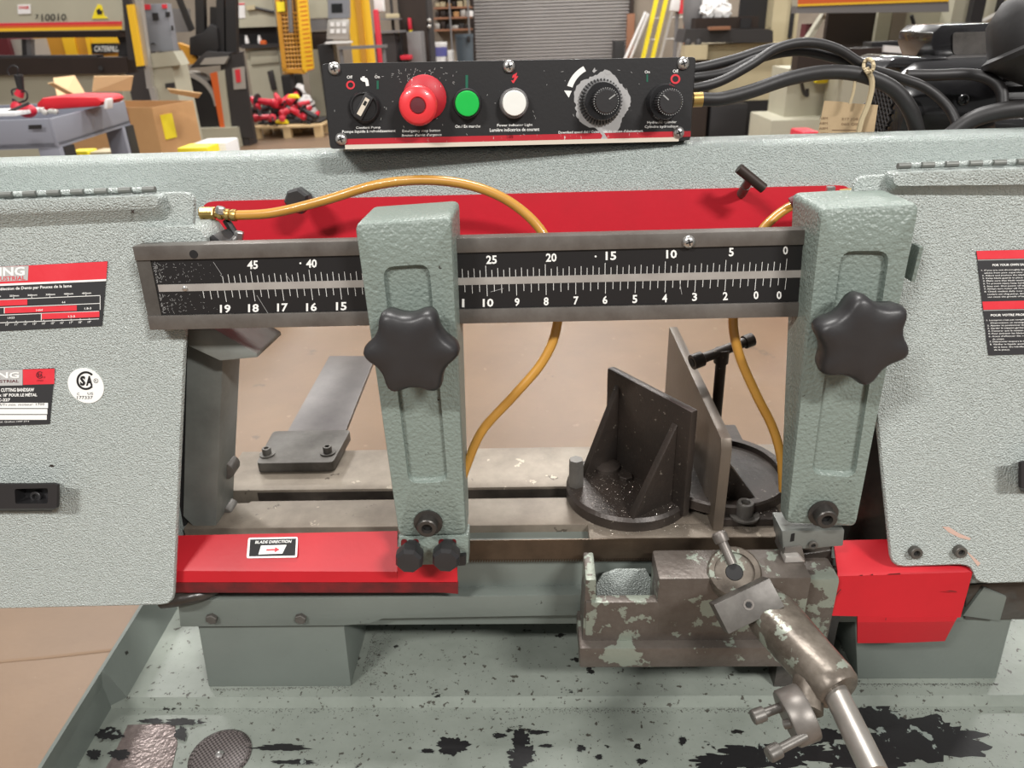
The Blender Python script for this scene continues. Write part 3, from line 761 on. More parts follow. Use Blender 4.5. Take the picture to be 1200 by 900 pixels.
# right arm guide block
b1 = ablock([(918, 645), (988, 640), (990, 621), (916, 622)], -.004, -.035, 'post_steel', 'guide_block', gr)
ablock([(917, 655), (945, 661), (940, 640), (920, 642)], -.002, -.03, 'bar_steel', 'carbide_holder', gr)
ablock([(926, 635), (930.5, 634), (931.5, 625), (927.5, 626)], -.0035, -.006, 'dark_gap', 'slot', b1, 0)
ablock([(919, 660), (944, 659), (937, 652), (921, 653)], .004, -.01, 'strip_steel', 'guide_shoe', gr)
socket_bolt(gr, AR.at(952, 637.5, -.004), AR.n, .0042, .003, 'dark_steel')
ablock([(932, 690), (975, 715), (975, 645), (938, 650)], -.03, -.05, 'brown_black', 'blade_shroud', gr)

# ================================================================== saw base
ZT = -.462
BB = Vector((0, .70, 0))
base = head
def zbox(mb, x0, x1, y0, y1, z0, z1): mb.box((x0, y0, CH + z0), (x1, y1, CH + z1))
xl = Pz(256, 590, ZT).x; xr = Pz(962, 600, ZT).x
ybk = Pz(500, 526, ZT).y; ys1 = Pz(500, 572, ZT).y; ys0 = Pz(500, 584.5, ZT).y
yf = Pz(600, 615.5, ZT).y
xn0 = Pz(690, 625, ZT).x
a = Pz(284, 529, ZT); bpt = Pz(255, 574, ZT)
tb = MB().prism([Vector((p_.x, p_.y, CH + ZT)) for p_ in (Vector((bpt.x, ys1, 0)), Vector((xr, ys1, 0)), Vector((xr, ybk, 0)), Vector((a.x, ybk, 0)), Vector((bpt.x, ys1 + .012, 0)))], (0, 0, -.028)).build('table_top', 'table_steel', base, bevel=.0015)
xw = Pz(298, 580, ZT).x
pts = [(xl - .02, yf), (xr, yf), (xr, ys0), (xw, ys0), (Pz(291, 590, ZT).x, Pz(291, 589, ZT).y), (Pz(268, 590, ZT).x, Pz(268, 589.5, ZT).y), (xl - .02, ys0 - .012)]
MB().prism([(x, y, CH + ZT) for x, y in pts], (0, 0, -.028)).build('table_top', 'table_steel', base, bevel=.0015)
MB().box((xn0, .5965, CH + ZT - .03), (xr, yf, CH + ZT)).build('table_lip', 'table_steel', tb, bevel=.001)
MB().box((xl - .02, .5965, CH + ZT - .03), (xn0, yf, CH + ZT - .009)).build('table_ledge', 'base_paint', tb)
MB().box((xl - .01, ys0 - .004, CH + ZT - .034), (xr, ys1 + .004, CH + ZT - .018)).build('slot_floor', 'dark_gap', tb)
MB().box((xw, ys1 - .0008, CH + ZT - .028), (xr, ys1 + .001, CH + ZT - .003)).build('slot_wall', 'brown_black', tb)  # thin dark plate lining the back wall of the slot
m = MB(); zbox(m, Py(212, 680, .60).x, .44, .597, ybk - .004, -.575, ZT - .028); m.build('base_body', 'base_paint', base, bevel=.002)
def ypoly(pts, y, dep, mt, name, parent, bevel=.0015):
    return MB().prism([Py(x, yy_, y) for x, yy_ in pts], (0, dep, 0)).build(name, mt, parent, bevel=bevel)
fg = ypoly([(211, 735), (403, 733.5), (433, 731), (440, 728.5), (448, 725.5), (700, 721), (900, 718), (900, 690), (700, 696.5), (208, 703.5)], .583, .016, 'base_paint', 'front_flange', base)
for x in (249, 353): hexbolt(fg, Py(x, 723.5, .583), (0, -1, 0), .0062, .0045, ph=.3)
pdn = MB()
p1 = [Py(232, 734, .592), Py(403, 732, .592), Py(411, 802, .592), Py(245, 806.5, .592)]
zlow = CH - .66
ft = [(p1[0].x, p1[0].z), (p1[1].x, p1[1].z), (p1[2].x, zlow), (p1[3].x, zlow)]
pdn.prism([(x, .592, z) for x, z in ft], (0, .17, 0)); pdn.build('pedestal', 'base_paint', base, bevel=.0015)
ft = [Py(1000, 690, .600), Py(1200, 672, .600), Py(1167, 797, .600), Py(1004, 800, .600)]
MB().prism([(p_.x, .600, max(p_.z, zlow)) for p_ in ft], (0, .16, 0)).build('pedestal', 'base_paint', base, bevel=.0015)
m = MB()
m.prism([Py(x, y, .595) for x, y in ((1133, 686), (1210, 680), (1210, 727), (1130, 727))], (0, .1, 0)); m.build('oily_bracket', 'brown_black', base, bevel=.003)
m = MB(); m.prism([Py(x, y, .592) for x, y in ((1128, 722), (1153, 689), (1180, 700), (1172, 728))], (0, .02, 0)); m.build('bracket_plate', 'base_paint', base, bevel=.001)
MB().box((p1[1].x - .01, .70, CH - .66), (Py(1004, 760, .7).x, .76, CH - .57)).build('light_block_web', 'base_paint', base)  # added between the pedestals to keep light from behind off the tray
# tray
zt0 = -.66; zt1 = -.672
ycr = Pz(600, 816, zt0).y; ycr2 = Pz(600, 829, zt1).y
tl0 = Pz(208, 713, zt0); tl1 = Pz(150, 815, zt0); tl2 = Pz(124, 829, zt1); tl3 = Pz(90, 899, zt1); tl4 = tl3 + (tl3 - tl2) * 1.3
back = .98
d0 = (tl0 - tl1) / (tl0.y - tl1.y)
tlb = tl0 + d0 * (back - tl0.y)
m = MB()
xR = .62
prof = [(tlb.x, back, zt0), (tl1.x, ycr, zt0), (tl2.x, ycr2, zt1), (tl4.x, tl4.y, zt1)]
L1 = [Vector((x, y, CH + z)) for x, y, z in prof]; L2 = [Vector((xR, y, CH + z)) for x, y, z in prof]
L3 = [p_ - Vector((0, 0, .012)) for p_ in L2]; L4 = [p_ - Vector((0, 0, .012)) for p_ in L1]
m.loft([L1, L2, L3, L4, L1], False, False, closed=False)
tr = m.build('chip_tray', 'tray_paint', base, smooth=20)
# left wall of the tray: slanting sheet with a top edge
zw = -.617
w0 = Pz(165, 713, zw); w1 = Pz(49, 899, zw); wd_ = (w0 - w1) / (w0.y - w1.y)
ends = (back, ycr + .001, ycr2 - .001, tl4.y)
wallpts = []
for i, (x, y, z) in enumerate(prof):
    tp = w0 + wd_ * (y - w0.y); wallpts.append((Vector((x, y, CH + z)), Vector((tp.x, y, CH + zw))))
m = MB()
m.loft([[b for b, t in wallpts], [t for b, t in wallpts], [t - Vector((.004, 0, 0)) for b, t in wallpts], [t - Vector((.004, 0, .10)) for b, t in wallpts]], False, False, closed=False)
m.build('tray_wall', 'base_paint', tr, smooth=20)
m = MB(); ins = Vector((.006, 0, .0)); 
m.box((-.5, .46, 0), (.62, .9, CH - .70)); 
cab = m.build('stand_cabinet', 'base_paint', base, bevel=.004)
# bare worn patches of the tray with ragged outlines
BZ = [0]
def blob(mb, cx, cy, rx, ry, z, n=80, rag=.24, sl=0.0):
    BZ[0] += .00006
    ph = [random.uniform(0, 6.28) for _ in range(4)]
    pts = []
    for i in range(n):
        t = 2 * math.pi * i / n
        r = 1 + rag * (.5 * math.sin(3 * t + ph[0]) + .4 * math.sin(7 * t + ph[1]) + .35 * math.sin(12 * t + ph[2]) + .25 * math.sin(23 * t + ph[3])) + random.uniform(-.05, .05)
        pts.append(Pz(cx + math.cos(t) * rx * r, cy + math.sin(t) * ry * r, z + .0004 + BZ[0]))
    mb.poly(pts)
BP = []
class _B:
    def __call__(s, *a): m = MB(); blob(m, *a); m.build('bare_patch', 'tray_bare', tr)
Bl = _B()
for args in ((1075, 868, 78, 26), (1015, 885, 55, 18), (905, 885, 62, 14), (960, 862, 26, 10), (1020, 840, 36, 12), (850, 893, 40, 9)): Bl(*args, zt1)
for args in ((530, 874, 18, 10), (610, 866, 10, 11), (612, 884, 16, 10), (606, 896, 10, 6), (585, 862, 8, 3), (630, 858, 12, 2.5), (640, 874, 8, 2), (681, 877, 5, 4), (702, 887, 4, 3), (752, 892, 6, 3), (800, 868, 4, 5), (500, 880, 9, 2.5)): Bl(*args, zt1)
for args in ((128, 860, 16, 7), (140, 884, 12, 6), (110, 884, 8, 6), (215, 846, 22, 4), (178, 845, 14, 3), (212, 860, 7, 8), (330, 876, 30, 4), (350, 893, 18, 3), (330, 893, 12, 2)): Bl(*args, zt1)
# worn steel patch and round perforated drain plate
mat('worn_patch', c(150, 138, 134), .3, .6, (260, .4, .0012), (40, c(96, 84, 82), .25))
m = MB(); m.prism([Pz(x, y, zt1) for x, y in ((150, 850), (205, 848), (208, 872), (200, 908), (118, 910), (132, 888))], (0, 0, .0008)); m.build('worn_plate', 'worn_patch', tr)
dc = Pz(258, 886, zt1)
dm = MATS['drain'] = mat('drain', c(132, 124, 122), .4, .35, None, (25, c(96, 88, 86), .3))
nt = dm.node_tree; tcn = nt.nodes.new('ShaderNodeTexCoord'); wv = nt.nodes.new('ShaderNodeTexChecker'); wv.inputs['Scale'].default_value = 430
bp = nt.nodes.new('ShaderNodeBump'); bp.inputs['Strength'].default_value = .8; bp.inputs['Distance'].default_value = .001
rpm = nt.nodes['Principled BSDF'].inputs['Base Color'].links[0].from_socket; mxd = nt.nodes.new('ShaderNodeMix'); mxd.data_type = 'RGBA'; mxd.inputs[7].default_value = c(62, 56, 55); nt.links.new(rpm, mxd.inputs[6]); nt.links.new(wv.outputs['Fac'], mxd.inputs[0]); nt.links.new(mxd.outputs[2], nt.nodes['Principled BSDF'].inputs['Base Color'])
nt.links.new(tcn.outputs['Object'], wv.inputs['Vector']); nt.links.new(wv.outputs['Fac'], bp.inputs['Height']); nt.links.new(bp.outputs[0], nt.nodes['Principled BSDF'].inputs['Normal'])
dr_ = MB().lathe([(.0315, 0), (.0315, .0012), (.029, .0026), (.027, .002), (.0001, .002)], dc, (0, 0, 1), 48).build('drain_plate', 'drain', tr)
MB().lathe([(.0042, 0), (.004, .0015), (.0015, .003), (.0001, .003)], dc + Vector((0, 0, .002)), (0, 0, 1), 16).build('drain_screw', 'screw_zinc', dr_)
# metal chips lying in the tray (uncountable)
m = MB()
def chip(x, y, z, s_):
    a = random.uniform(0, 6.28); l = s_ * random.uniform(.5, 1.6); h = s_ * .35
    d = Vector((math.cos(a), math.sin(a), random.uniform(-.1, .3))) * l; n_ = Vector((-math.sin(a), math.cos(a), 0)) * s_ * .3
    o = Vector((x, y, z)); m.add([o - d - n_, o + d - n_ * .5, o + n_, o + Vector((0, 0, h))], [(0, 1, 2), (0, 3, 1), (1, 3, 2), (2, 3, 0)])
for i in range(2600):
    px = random.uniform(60, 1190); py = random.uniform(735, 905)
    z = zt0 if py < 816 else zt1
    p_ = Pz(px, py, z)
    if 816 <= py < 830: p_ = Pz(px, 831 + random.random() * 4, zt1)
    if p_.x < tl3.x + .035: continue
    chip(p_.x, p_.y, p_.z, random.uniform(.0004, .0011))
for i in range(900):
    px = random.choice((random.gauss(690, 60), random.gauss(870, 35), random.gauss(1040, 60), random.gauss(330, 90))); p_ = Pz(px, 830 + abs(random.gauss(0, 3)), zt1); chip(p_.x, p_.y, p_.z, random.uniform(.0005, .0013))
for i in range(500):
    t = random.random(); px = 250 + t * 160; p_ = Pz(px, 807 - t * 3 + abs(random.gauss(0, 1.5)), zt0); chip(p_.x, p_.y, p_.z, random.uniform(.0004, .001))
for i in range(900):
    p_ = Pz(random.gauss(428, 14), random.gauss(760, 22), zt0)
    if p_.x < p1[1].x + .004 : continue
    chip(p_.x, p_.y, p_.z, random.uniform(.0006, .0015))
for i in range(500):
    p_ = Pz(random.uniform(1005, 1170), 801 + abs(random.gauss(0, 1.5)), zt0); chip(p_.x, p_.y, p_.z, random.uniform(.0005, .0012))
ch_ = m.build('metal_chips', 'chip_metal'); ch_['kind'] = 'stuff'; tag(ch_, 'fine dark metal chips scattered in the chip tray', 'metal chips')

# vise casting in front of the blade
vc = MB()
yF, yP = .536, .526
x0 = Py(686, 720, yF).x; xm = Py(769, 720, yF).x; x1 = Py(944, 720, yF).x
zl = Py(720, 760, yF).z; znotch = Py(730, 706, yF).z
zT = CH + ZT
vc = MB()
vc.box((xm, yF, zl - .004), (x1, .578, zT))
cst = vc.build('vise_casting', 'casting', base, bevel=.003)
MB().box((x0, yF, zl - .004), (xm + .004, yF + .011, znotch)).build('casting_wall', 'casting', cst, bevel=.0025)
MB().loft([[(x0 - .003, yF, zl - .004), (x0 + .010, yF, zl - .004), (x0 + .010, .578, zl - .004), (x0 - .003, .578, zl - .004)], [(x0, yF + .004, zT - .004), (x0 + .010, yF + .004, zT - .004), (x0 + .010, .578, zT - .002), (x0, .578, zT - .002)]]).build('casting_wall', 'casting', cst, bevel=.002)
MB().box((x0 - .006, yP, Py(700, 783, yP).z), (x1 + .004, .578, Py(700, 760, yP).z)).build('casting_plinth', 'casting', cst, bevel=.003)
MB().prism([Py(x, y, .5755) for x, y in ((699, 684), (706, 674), (723, 668), (757, 668), (763, 678), (763, 706), (699, 706))], (0, .003, 0)).build('pocket_web', 'lid_paint', cst, bevel=.001)
MB().box((x1 + .001, .552, CH - .60), (x1 + .034, .585, CH - .478)).build('casting_end', 'casting', cst, bevel=.004)
MB().box((x1 + .005, .59, CH - .66), (x1 + .06, .61, CH - .50)).build('shadow_web', 'brown_black', base)

# ================================================================== stop plate on the table, with its flat bar
zS = ZT + .013
stp = thing('bar_stop', Pz(350, 545, ZT), 'flat steel bar clamped under a two-bolt plate on the slotted table', 'bar stop')
q = [(300, 543), (390, 541.5), (411, 503.5), (320, 505)]
tp = [Pz(x, y, zS) for x, y in q]
MB().prism(rq(tp, .005, 3), (0, 0, -.0122)).build('clamp_plate', 'dark_steel', stp, bevel=.001)
for x, y in ((313.5, 533), (384.5, 531)): 
    socket_bolt(stp, Pz(x, y, zS), (0, 0, 1), .0052, .0075, 'dark_steel', .009)
zb_ = ZT + .006
q = [Pz(x, y, zb_) for x, y in ((336, 507), (404, 507), (440, 417), (386, 417))]
MB().prism(q, (0, 0, -.0055)).build('flat_bar', mat('stop_bar_steel', c(120, 116, 114), .38, .6, (200, .1, .0006), (14, c(92, 88, 88), .25)), stp, bevel=.0006)

# ================================================================== vise jaws
VJ = Pz(735, 590, ZT)
vj = thing('swivel_jaw', VJ, 'dark iron swivelling vise jaw on a round base, chips on it', 'vise jaw')
cc = Pz(736, 568, ZT + .012)
rad = (Pz(809, 582, ZT + .012) - Pz(660, 575, ZT + .012)).length / 2
MB().lathe([(rad, 0), (rad, .011), (rad - .003, .0145), (.001, .0145)], Vector((cc.x, cc.y, CH + ZT)), (0, 0, 1), 48).build('jaw_base', 'jaw_iron', vj)
jf = Pz(800, 607, ZT + .004); zj = CH + ZT + .118
jb = Vector((jf.x - .070, jf.y + .106, 0))
zf = Py(811, 483, jf.y).z; zbk = Py(704, 431, jb.y).z
dirj = Vector((jb.x - jf.x, jb.y - jf.y, 0)).normalized(); nj = Vector((-dirj.y, dirj.x, 0))
if nj.x < 0: nj = -nj
th_ = .009
face = [Vector((jf.x, jf.y, CH + ZT + .004)), Vector((jf.x, jf.y, zf)), Vector((jb.x, jb.y, zbk)), Vector((jb.x, jb.y, CH + ZT + .012))]
MB().prism([p_ - nj * 0 for p_ in face], nj * th_).build('jaw_face', 'jaw_iron', vj, bevel=.0025)
def gusset(t, foot, h, name):
    o = jf.lerp(Vector((jb.x, jb.y, jf.z)), t); z0 = CH + ZT + .013
    o = Vector((o.x, o.y, z0))
    pts = [o, o - nj * foot, o - nj * foot + Vector((0, 0, .002)), o + Vector((0, 0, h))]
    MB().prism([p_ - dirj * .004 for p_ in pts], dirj * .008).build(name, 'jaw_iron', vj, bevel=.0015)
gusset(.16, .052, .092, 'gusset'); gusset(.86, .045, .098, 'gusset')
hexbolt(vj, Pz(675, 568, ZT + .0145), (0, 0, 1), .0085, .032, 'dark_steel', 'pivot_bolt')
hexbolt(vj, Pz(733, 561, ZT + .0145), (0, 0, 1), .008, .005, 'jaw_iron', 'lock_bolt')
MB().lathe([(.016, 0), (.015, .004), (.008, .008)], Pz(711, 548, ZT + .0145), (0, 0, 1), 20).build('jaw_boss', 'jaw_iron', vj)
# fixed jaw
FJ = Pz(860, 600, ZT)
fj = thing('fixed_jaw', FJ, 'tall worn steel plate jaw with dark gusset on a round swivel base', 'vise jaw')
f0 = Pz(835, 622, ZT); zt_ = Py(848, 517, f0.y).z
xb = f0.x
pk = Py(784, 383, f0.y + .28)
dd = (Vector((pk.x, f0.y + .28, 0)) - Vector((f0.x, f0.y, 0)))
pl_ = [Vector((f0.x, f0.y, CH + ZT)), Vector((f0.x, f0.y, zt_ - .01)), Vector((f0.x, f0.y, zt_ )) + dd * .02, Vector((pk.x, f0.y + .28, pk.z)), Vector((pk.x, f0.y + .28, CH + ZT))]
MB().prism(pl_, (.0105, 0, 0)).build('jaw_face', 'jaw_plate', fj, bevel=.0014)
xg = f0.x + .0105
g0 = Vector((xg, f0.y + .028, CH + ZT + .008)); 
MB().prism([g0, g0 + Vector((.042, 0, 0)), g0 + Vector((.040, 0, .006)), g0 + Vector((0, 0, .062))], (0, .010, 0)).build('gusset', 'jaw_iron', fj, bevel=.0015)
MB().box((xg, f0.y + .006, CH + ZT), (xg + .060, f0.y + .20, CH + ZT + .009)).build('jaw_foot', 'jaw_iron', fj, bevel=.002)
o = Pz(872, 604, ZT + .009)
socket_bolt(fj, o, (0, 0, 1), .0085, .014, 'dark_steel', .015, 'clamp_bolt')
# round swivel base behind
sc_ = Vector((xg + .014, .690, CH + ZT + .009))
m = MB(); m.lathe([(.072, 0), (.072, .010), (.070, .012), (.062, .012), (.061, .006), (.001, .006)], sc_, (0, 0, 1), 48); m.build('swivel_base', 'jaw_iron', fj)
# tee handle standing behind the jaws
th0 = Py(841, 476, .745); th1 = Py(846, 413, .745)
te = thing('vise_tee_handle', Vector((th0.x, .745, CH + ZT + .016)), 'dark steel tee handle standing up behind the tall plate jaw', 'handle')
MB().cyl(Vector((th0.x, .745, CH + ZT + .016)), th1, .0058, n=14).lathe([(.008, 0), (.008, .016)], th1 - Vector((0, 0, .012)), (0, 0, 1), 14).build('stem', 'jaw_iron', te)
a, b = Py(813, 424, .733), Py(878, 399, .756)
d = (b - a).normalized()
MB().cyl(a, b, .0056, n=16).lathe([(.0085, 0), (.0085, .012), (.006, .014)], a - d * .002, d, 16).lathe([(.0075, 0), (.0075, .010)], b - d * .006, d, 14).build('cross_bar', 'jaw_iron', te)
MB().lathe([(.005, 0), (.005, .0006)], a - d * .0026, d, 14).build('bore', 'dark_gap', te)

m = MB()
for i in range(700):
    t = random.uniform(0, 6.28); r = rad * math.sqrt(random.random()) * .95
    q_ = Vector((cc.x + math.cos(t) * r, cc.y + math.sin(t) * r, CH + ZT + .0148))
    if (q_ - jf).dot(nj) > -.002: continue
    chip(q_.x, q_.y, q_.z, random.uniform(.0003, .0009))
for i in range(350):
    q_ = Pz(random.uniform(690, 905), random.uniform(610, 628), ZT); chip(q_.x, q_.y, q_.z + .0002, random.uniform(.0003, .0008))
for i in range(300):
    q_ = Vector((xg + random.uniform(.004, .058), f0.y + random.uniform(.01, .06), CH + ZT + .0092)); chip(q_.x, q_.y, q_.z, random.uniform(.0003, .0008))
ch2 = m.build('vise_swarf', mat('bright_chip', c(178, 170, 160), .3, .7)); ch2['kind'] = 'stuff'; tag(ch2, 'bright fine metal swarf lying on the vise jaw bases', 'metal chips')

# ================================================================== length stop in front of the casting
ls = thing('length_stop', Pz(930, 760, -.52), 'worn cast length stop with square block, clamp collar and round steel rod', 'length stop')
A = Pz(862, 672, -.458); B = Pz(984, 812, -.472); Cc = Pz(1026, 908, -.474)
ax = (B - A).normalized(); e_, g_ = frame(ax)
if g_.z < 0: g_ = -g_
def sec(p, rx, rz, n=20, flat=0):
    out = []
    for i in range(n):
        t = 2 * math.pi * i / n; x, z = math.cos(t), math.sin(t)
        pw = lambda v: math.copysign(abs(v) ** (1 - flat), v)
        out.append(p + e_ * pw(x) * rx + g_ * pw(z) * rz)
    return out
m = MB()
m.loft([sec(A.lerp(B, t), rx, rz, 20, fl) for t, rx, rz, fl in ((.22, .016, .014, .3), (.30, .018, .016, .35), (.40, .0215, .017, .4), (.55, .0205, .018, .35), (.75, .0195, .0185, .25), (.92, .0200, .0195, .1), (.98, .0195, .019, 0), (1.0, .017, .017, 0))])
m.build('stop_body', 'stop_cast', ls, smooth=50)
MB().cyl(B - ax * .01, Cc, .0096, n=24).build('stop_rod', 'bright_steel', ls)
# ring boss
up_ = Vector((-.12, -.55, .83)).normalized()
rc = Pz(860, 672, -.462)
m = MB(); m.lathe([(.0235, -.012), (.0245, -.006), (.0245, .004), (.0225, .007), (.018, .007), (.0175, .004), (.008, .004), (.0075, -.006)], rc, up_, 28); m.build('ring_boss', 'stop_cast', ls)
MB().lathe([(.0076, 0), (.0076, .0012)], rc + up_ * .0032, up_, 16).build('bore', 'dark_gap', ls)
# clamp screw sticking out of the boss
a, b = Pz(856, 656, -.452), Py(843, 627, .565)
d = (b - a).normalized()
m = MB(); m.cyl(a - d * .004, b, .0046, .0046, n=14); m.lathe([(.0066, -.007), (.0072, -.004), (.0072, .001), (.0055, .003), (.001, .0035)], b, d, 16); m.build('clamp_screw', 'bar_steel', ls)
# square block
fc = Py(878, 710, .482)
nr = Vector((-.02, -.80, .60)).normalized()
hx = Vector((math.cos(R(21)), 0, 0)); hx = (Py(903, 680, .49) - Py(837, 708, .49)); hx = (hx - nr * hx.dot(nr)).normalized(); vx = nr.cross(hx)
wx = .0262; hv = .0130; dp = .022
m = MB(); m.loft([[fc + hx * a_ * wx + vx * b_ * hv - nr * k_ for a_, b_ in ((-1, -1), (1, -1), (1, 1), (-1, 1))] for k_ in (dp, 0)])
sb = m.build('square_block', 'dark_steel', ls, bevel=.0008)
MB().lathe([(.0048, -.002), (.0045, .0004), (.003, .0004), (.0026, -.001)], fc + hx * 0 + vx * .001, nr, 16).build('set_screw', 'bar_steel', sb)
MB().lathe([(.0026, 0), (.0026, .0003)], fc + vx * .001 + nr * .0003, nr, 6).build('hex_socket', 'dark_gap', sb)
# clamp collar with socket screws
dc = Pz(934, 838, -.487)
dn_ = Vector((-.93, -.17, -.30)).normalized()
m = MB(); m.lathe([(.0205, -.009), (.0215, -.0075), (.0215, .0075), (.0205, .009), (.008, .009)], dc, dn_, 32); m.build('clamp_collar', 'bar_steel', ls)
for (xa, ya), (xb_, yb_) in (((922, 826), (890, 838)), ((944, 862), (908, 881)), ((930, 847), (919, 849))):
    a, b = Pz(xa, ya, -.485), Pz(xb_, yb_, -.489)
    d = (b - a).normalized()
    m = MB(); m.cyl(a, b, .0036, n=12)
    if xa != 930: m.lathe([(.0056, -.004), (.0058, -.003), (.0058, .005), (.005, .006)], b, d, 16)
    sc = m.build('socket_screw', 'dark_steel', ls)
MB().cyl(dc - dn_ * .008, B.lerp(A, .25) , .012, n=16).build('collar_neck', 'stop_cast', ls)

# ================================================================== amber coolant hoses
h1 = thing('coolant_hose', HD.at(560, 470, -.03), 'amber coolant hose arching from the brass elbow over the scale to the arm', 'hose')
pts = [HD.at(272, 252.5, -.062), HD.at(320, 249.5, -.066), HD.at(380, 235, -.07), HD.at(440, 217, -.072), HD.at(495, 211, -.07), HD.at(550, 217, -.064), HD.at(598, 237, -.056), HD.at(636, 273, -.046), HD.at(656, 325, -.038), HD.at(652, 385, -.032), HD.at(635, 425, -.026), HD.at(600, 466, -.02), HD.at(565, 505, -.012), HD.at(546, 548, -.008), HD.at(536, 580, -.006)]
MB().tube(pts, .0043, 14, 8).build('tubing', 'amber_hose', h1)
a = HD.at(235, 250, -.062); b = HD.at(253, 250, -.062); d = HD.at(277, 252.5, -.062)
MB().lathe([(.0055, 0), (.0062, .001), (.0062, .012), (.0055, .013)], a, b - a, 6).build('brass_elbow', 'brass', h1, smooth=20)
m = MB(); ax_ = (d - b).normalized(); L_ = (d - b).length
m.lathe([(.004, 0), (.004, L_ * .12), (.0052, L_ * .14), (.0052, L_ * .34), (.0038, L_ * .36), (.0038, L_ * .46), (.0052, L_ * .48), (.0052, L_ * .66), (.004, L_ * .68), (.0054, L_ * .8), (.0054, L_)], b, ax_, 16)
m.build('hose_ferrule', 'brass', h1)
a = HD.at(243, 256, -.064); b = HD.at(262, 284, -.058); d = (b - a).normalized()
MB().lathe([(.006, 0), (.006, .006), (.0072, .007), (.0072, .016), (.006, .017), (.0078, .019), (.0078, .034)], a, d, 18).build('valve_body', 'old_brass', h1)
a = HD.at(265, 258, -.066); b = HD.at(281, 283, -.060)
MB().cyl(a, b, .0035, n=8).build('bracket_arm', 'black_plastic', h1)
for x, y, w_ in ((257, 246, -.058), (279, 275, -.05)):
    o = HD.at(x, y, w_)
    hexbolt(h1, o - HD.v * .003, HD.v + HD.u * .3, .0042, .006, 'screw_zinc', 'hose_bolt')
a = HD.at(270, 287, -.05); b = HD.at(279, 278, -.05)
MB().cyl(a, b, .0036, n=12).build('spigot', 'screw_zinc', h1)
h2 = thing('coolant_hose', HD.at(905, 470, -.03), 'short amber coolant hose with red lever dropping behind the scale zero', 'hose')
pts = [HD.at(952, 233.5, -.085), HD.at(930, 240, -.083), HD.at(906, 256, -.076), HD.at(886, 280, -.066), HD.at(868, 320, -.052), HD.at(859, 372, -.042), HD.at(866, 415, -.036), HD.at(886, 462, -.032), HD.at(905, 500, -.03), HD.at(915, 535, -.028), HD.at(918, 575, -.028)]
MB().tube(pts, .0043, 14, 8).build('tubing', 'amber_hose', h2)
b, d = HD.at(951, 234, -.085), HD.at(985, 229.5, -.085); ax_ = (d - b).normalized(); L_ = (d - b).length
m = MB(); m.lathe([(.0048, 0), (.0048, L_ * .2), (.0036, L_ * .22), (.0036, L_ * .3), (.005, L_ * .32), (.005, L_ * .55), (.0036, L_ * .57), (.0036, L_ * .65), (.005, L_ * .67), (.005, L_)], b, ax_, 16); m.build('hose_ferrule', 'brass', h2)
MB().lathe([(.0058, 0), (.006, .001), (.006, .014)], d, ax_, 6).build('brass_elbow', 'brass', h2, smooth=20)
m = MB(); a, b, d = HD.at(926, 237, -.074), HD.at(945, 231, -.072), HD.at(982, 226, -.076)
m.tube([a, a.lerp(b, .5) + HD.v * .001, b], .0042, 10, 4); m.build('lever_grip', 'maroon', h2)
m = MB(); m.tube([b, d], .0018, 8, 0); m.build('lever', 'screw_zinc', h2)
hexbolt(h2, HD.at(973, 225, -.076), HD.v, .004, .005, 'screw_zinc', 'lever_nut')

# ================================================================== control panel on the beam
PN = Pl(HD.at(600, 120, -.112), 5, 5.0, -1.0)
cn = [PN.uv(x, y, 0) for x, y in ((386, 176), (810, 163.5), (816, 68), (377, 73))]
ul = (cn[0][0] + cn[3][0]) / 2; ur = (cn[1][0] + cn[2][0]) / 2; vlo = (cn[0][1] + cn[1][1]) / 2; vhi = (cn[2][1] + cn[3][1]) / 2
cp = thing('control_box', PN.P(0, vlo, -.02), 'black control box with emergency stop, buttons, knobs and printed legends', 'control box')
pts = rq([(ul, vlo), (ur, vlo), (ur, vhi), (ul, vhi)], .003, 3)
MB().loft([[PN.P(a, b, -.055) for a, b in pts], [PN.P(a, b, -.002) for a, b in pts], [PN.P(a, b, 0) for a, b in inset(pts, .001)]]).build('box_shell', 'panel_black', cp)
# worn lettering mesh
wp = .0003
Sl = .0205
def pt(px, py, w_=wp): return PN.at(px, py, w_)
# face is a rectangle: red stripe along the foot, pale trim under it
m = MB(); m.box((ul + .012, vlo + .0035, 0), (ur - .001, vlo + .0085, .0004), PN.P); m.build('red_stripe', mat('stripe_red', c(176, 28, 42), .5, chips=(90, .66, c(200, 190, 185), .5, (6, 1, 1))), cp)
m = MB(); m.box((ul + .014, vlo - .0004, 0), (ur - .012, vlo + .0034, .0009), PN.P); m.build('foot_trim', mat('trim_cream', c(206, 196, 180), .6), cp)
m = MB()
for s_, x0_, x1_, yt, yb2 in (('Coolant Pump', 417, 446, 148.3, 151.8), ('Pompe liquide à refroidissement', 401, 463.5, 152.7, 157), ('Emergency stop button', 471.5, 516, 152, 156), ('Bouton d\'arrêt d\'urgence', 471, 517.5, 157, 161), ('On / En marche', 533.5, 563, 146.4, 150), ('Power Indicator Light', 582.5, 624, 145.4, 149.2), ('Lumière indicatrice de courant', 574, 632, 150.5, 154.5), ('Downfeed speed dial / Commande de vitesse d\'abaissement', 654.5, 753.5, 153.6, 157.6), ('Hydraulic cylinder', 758.5, 793, 142, 145.8), ('Cylindre hydraulique', 755.5, 795, 147, 151), ('Off', 406.5, 413, 88.6, 92.2), ('On', 439, 445, 88.4, 91.8), ('On', 755.5, 761.5, 82.6, 86), ('Off', 788.5, 795, 81.5, 85.4)):
    m = MB(); writepx(m, s_, x0_, x1_, yt, yb2, PN, wp, .012, Sl); m.build('legend', 'white_print', cp)
m = MB()
def pxpoly(mb, pts, w_=wp): mb.poly([pt(x, y, w_) for x, y in pts])
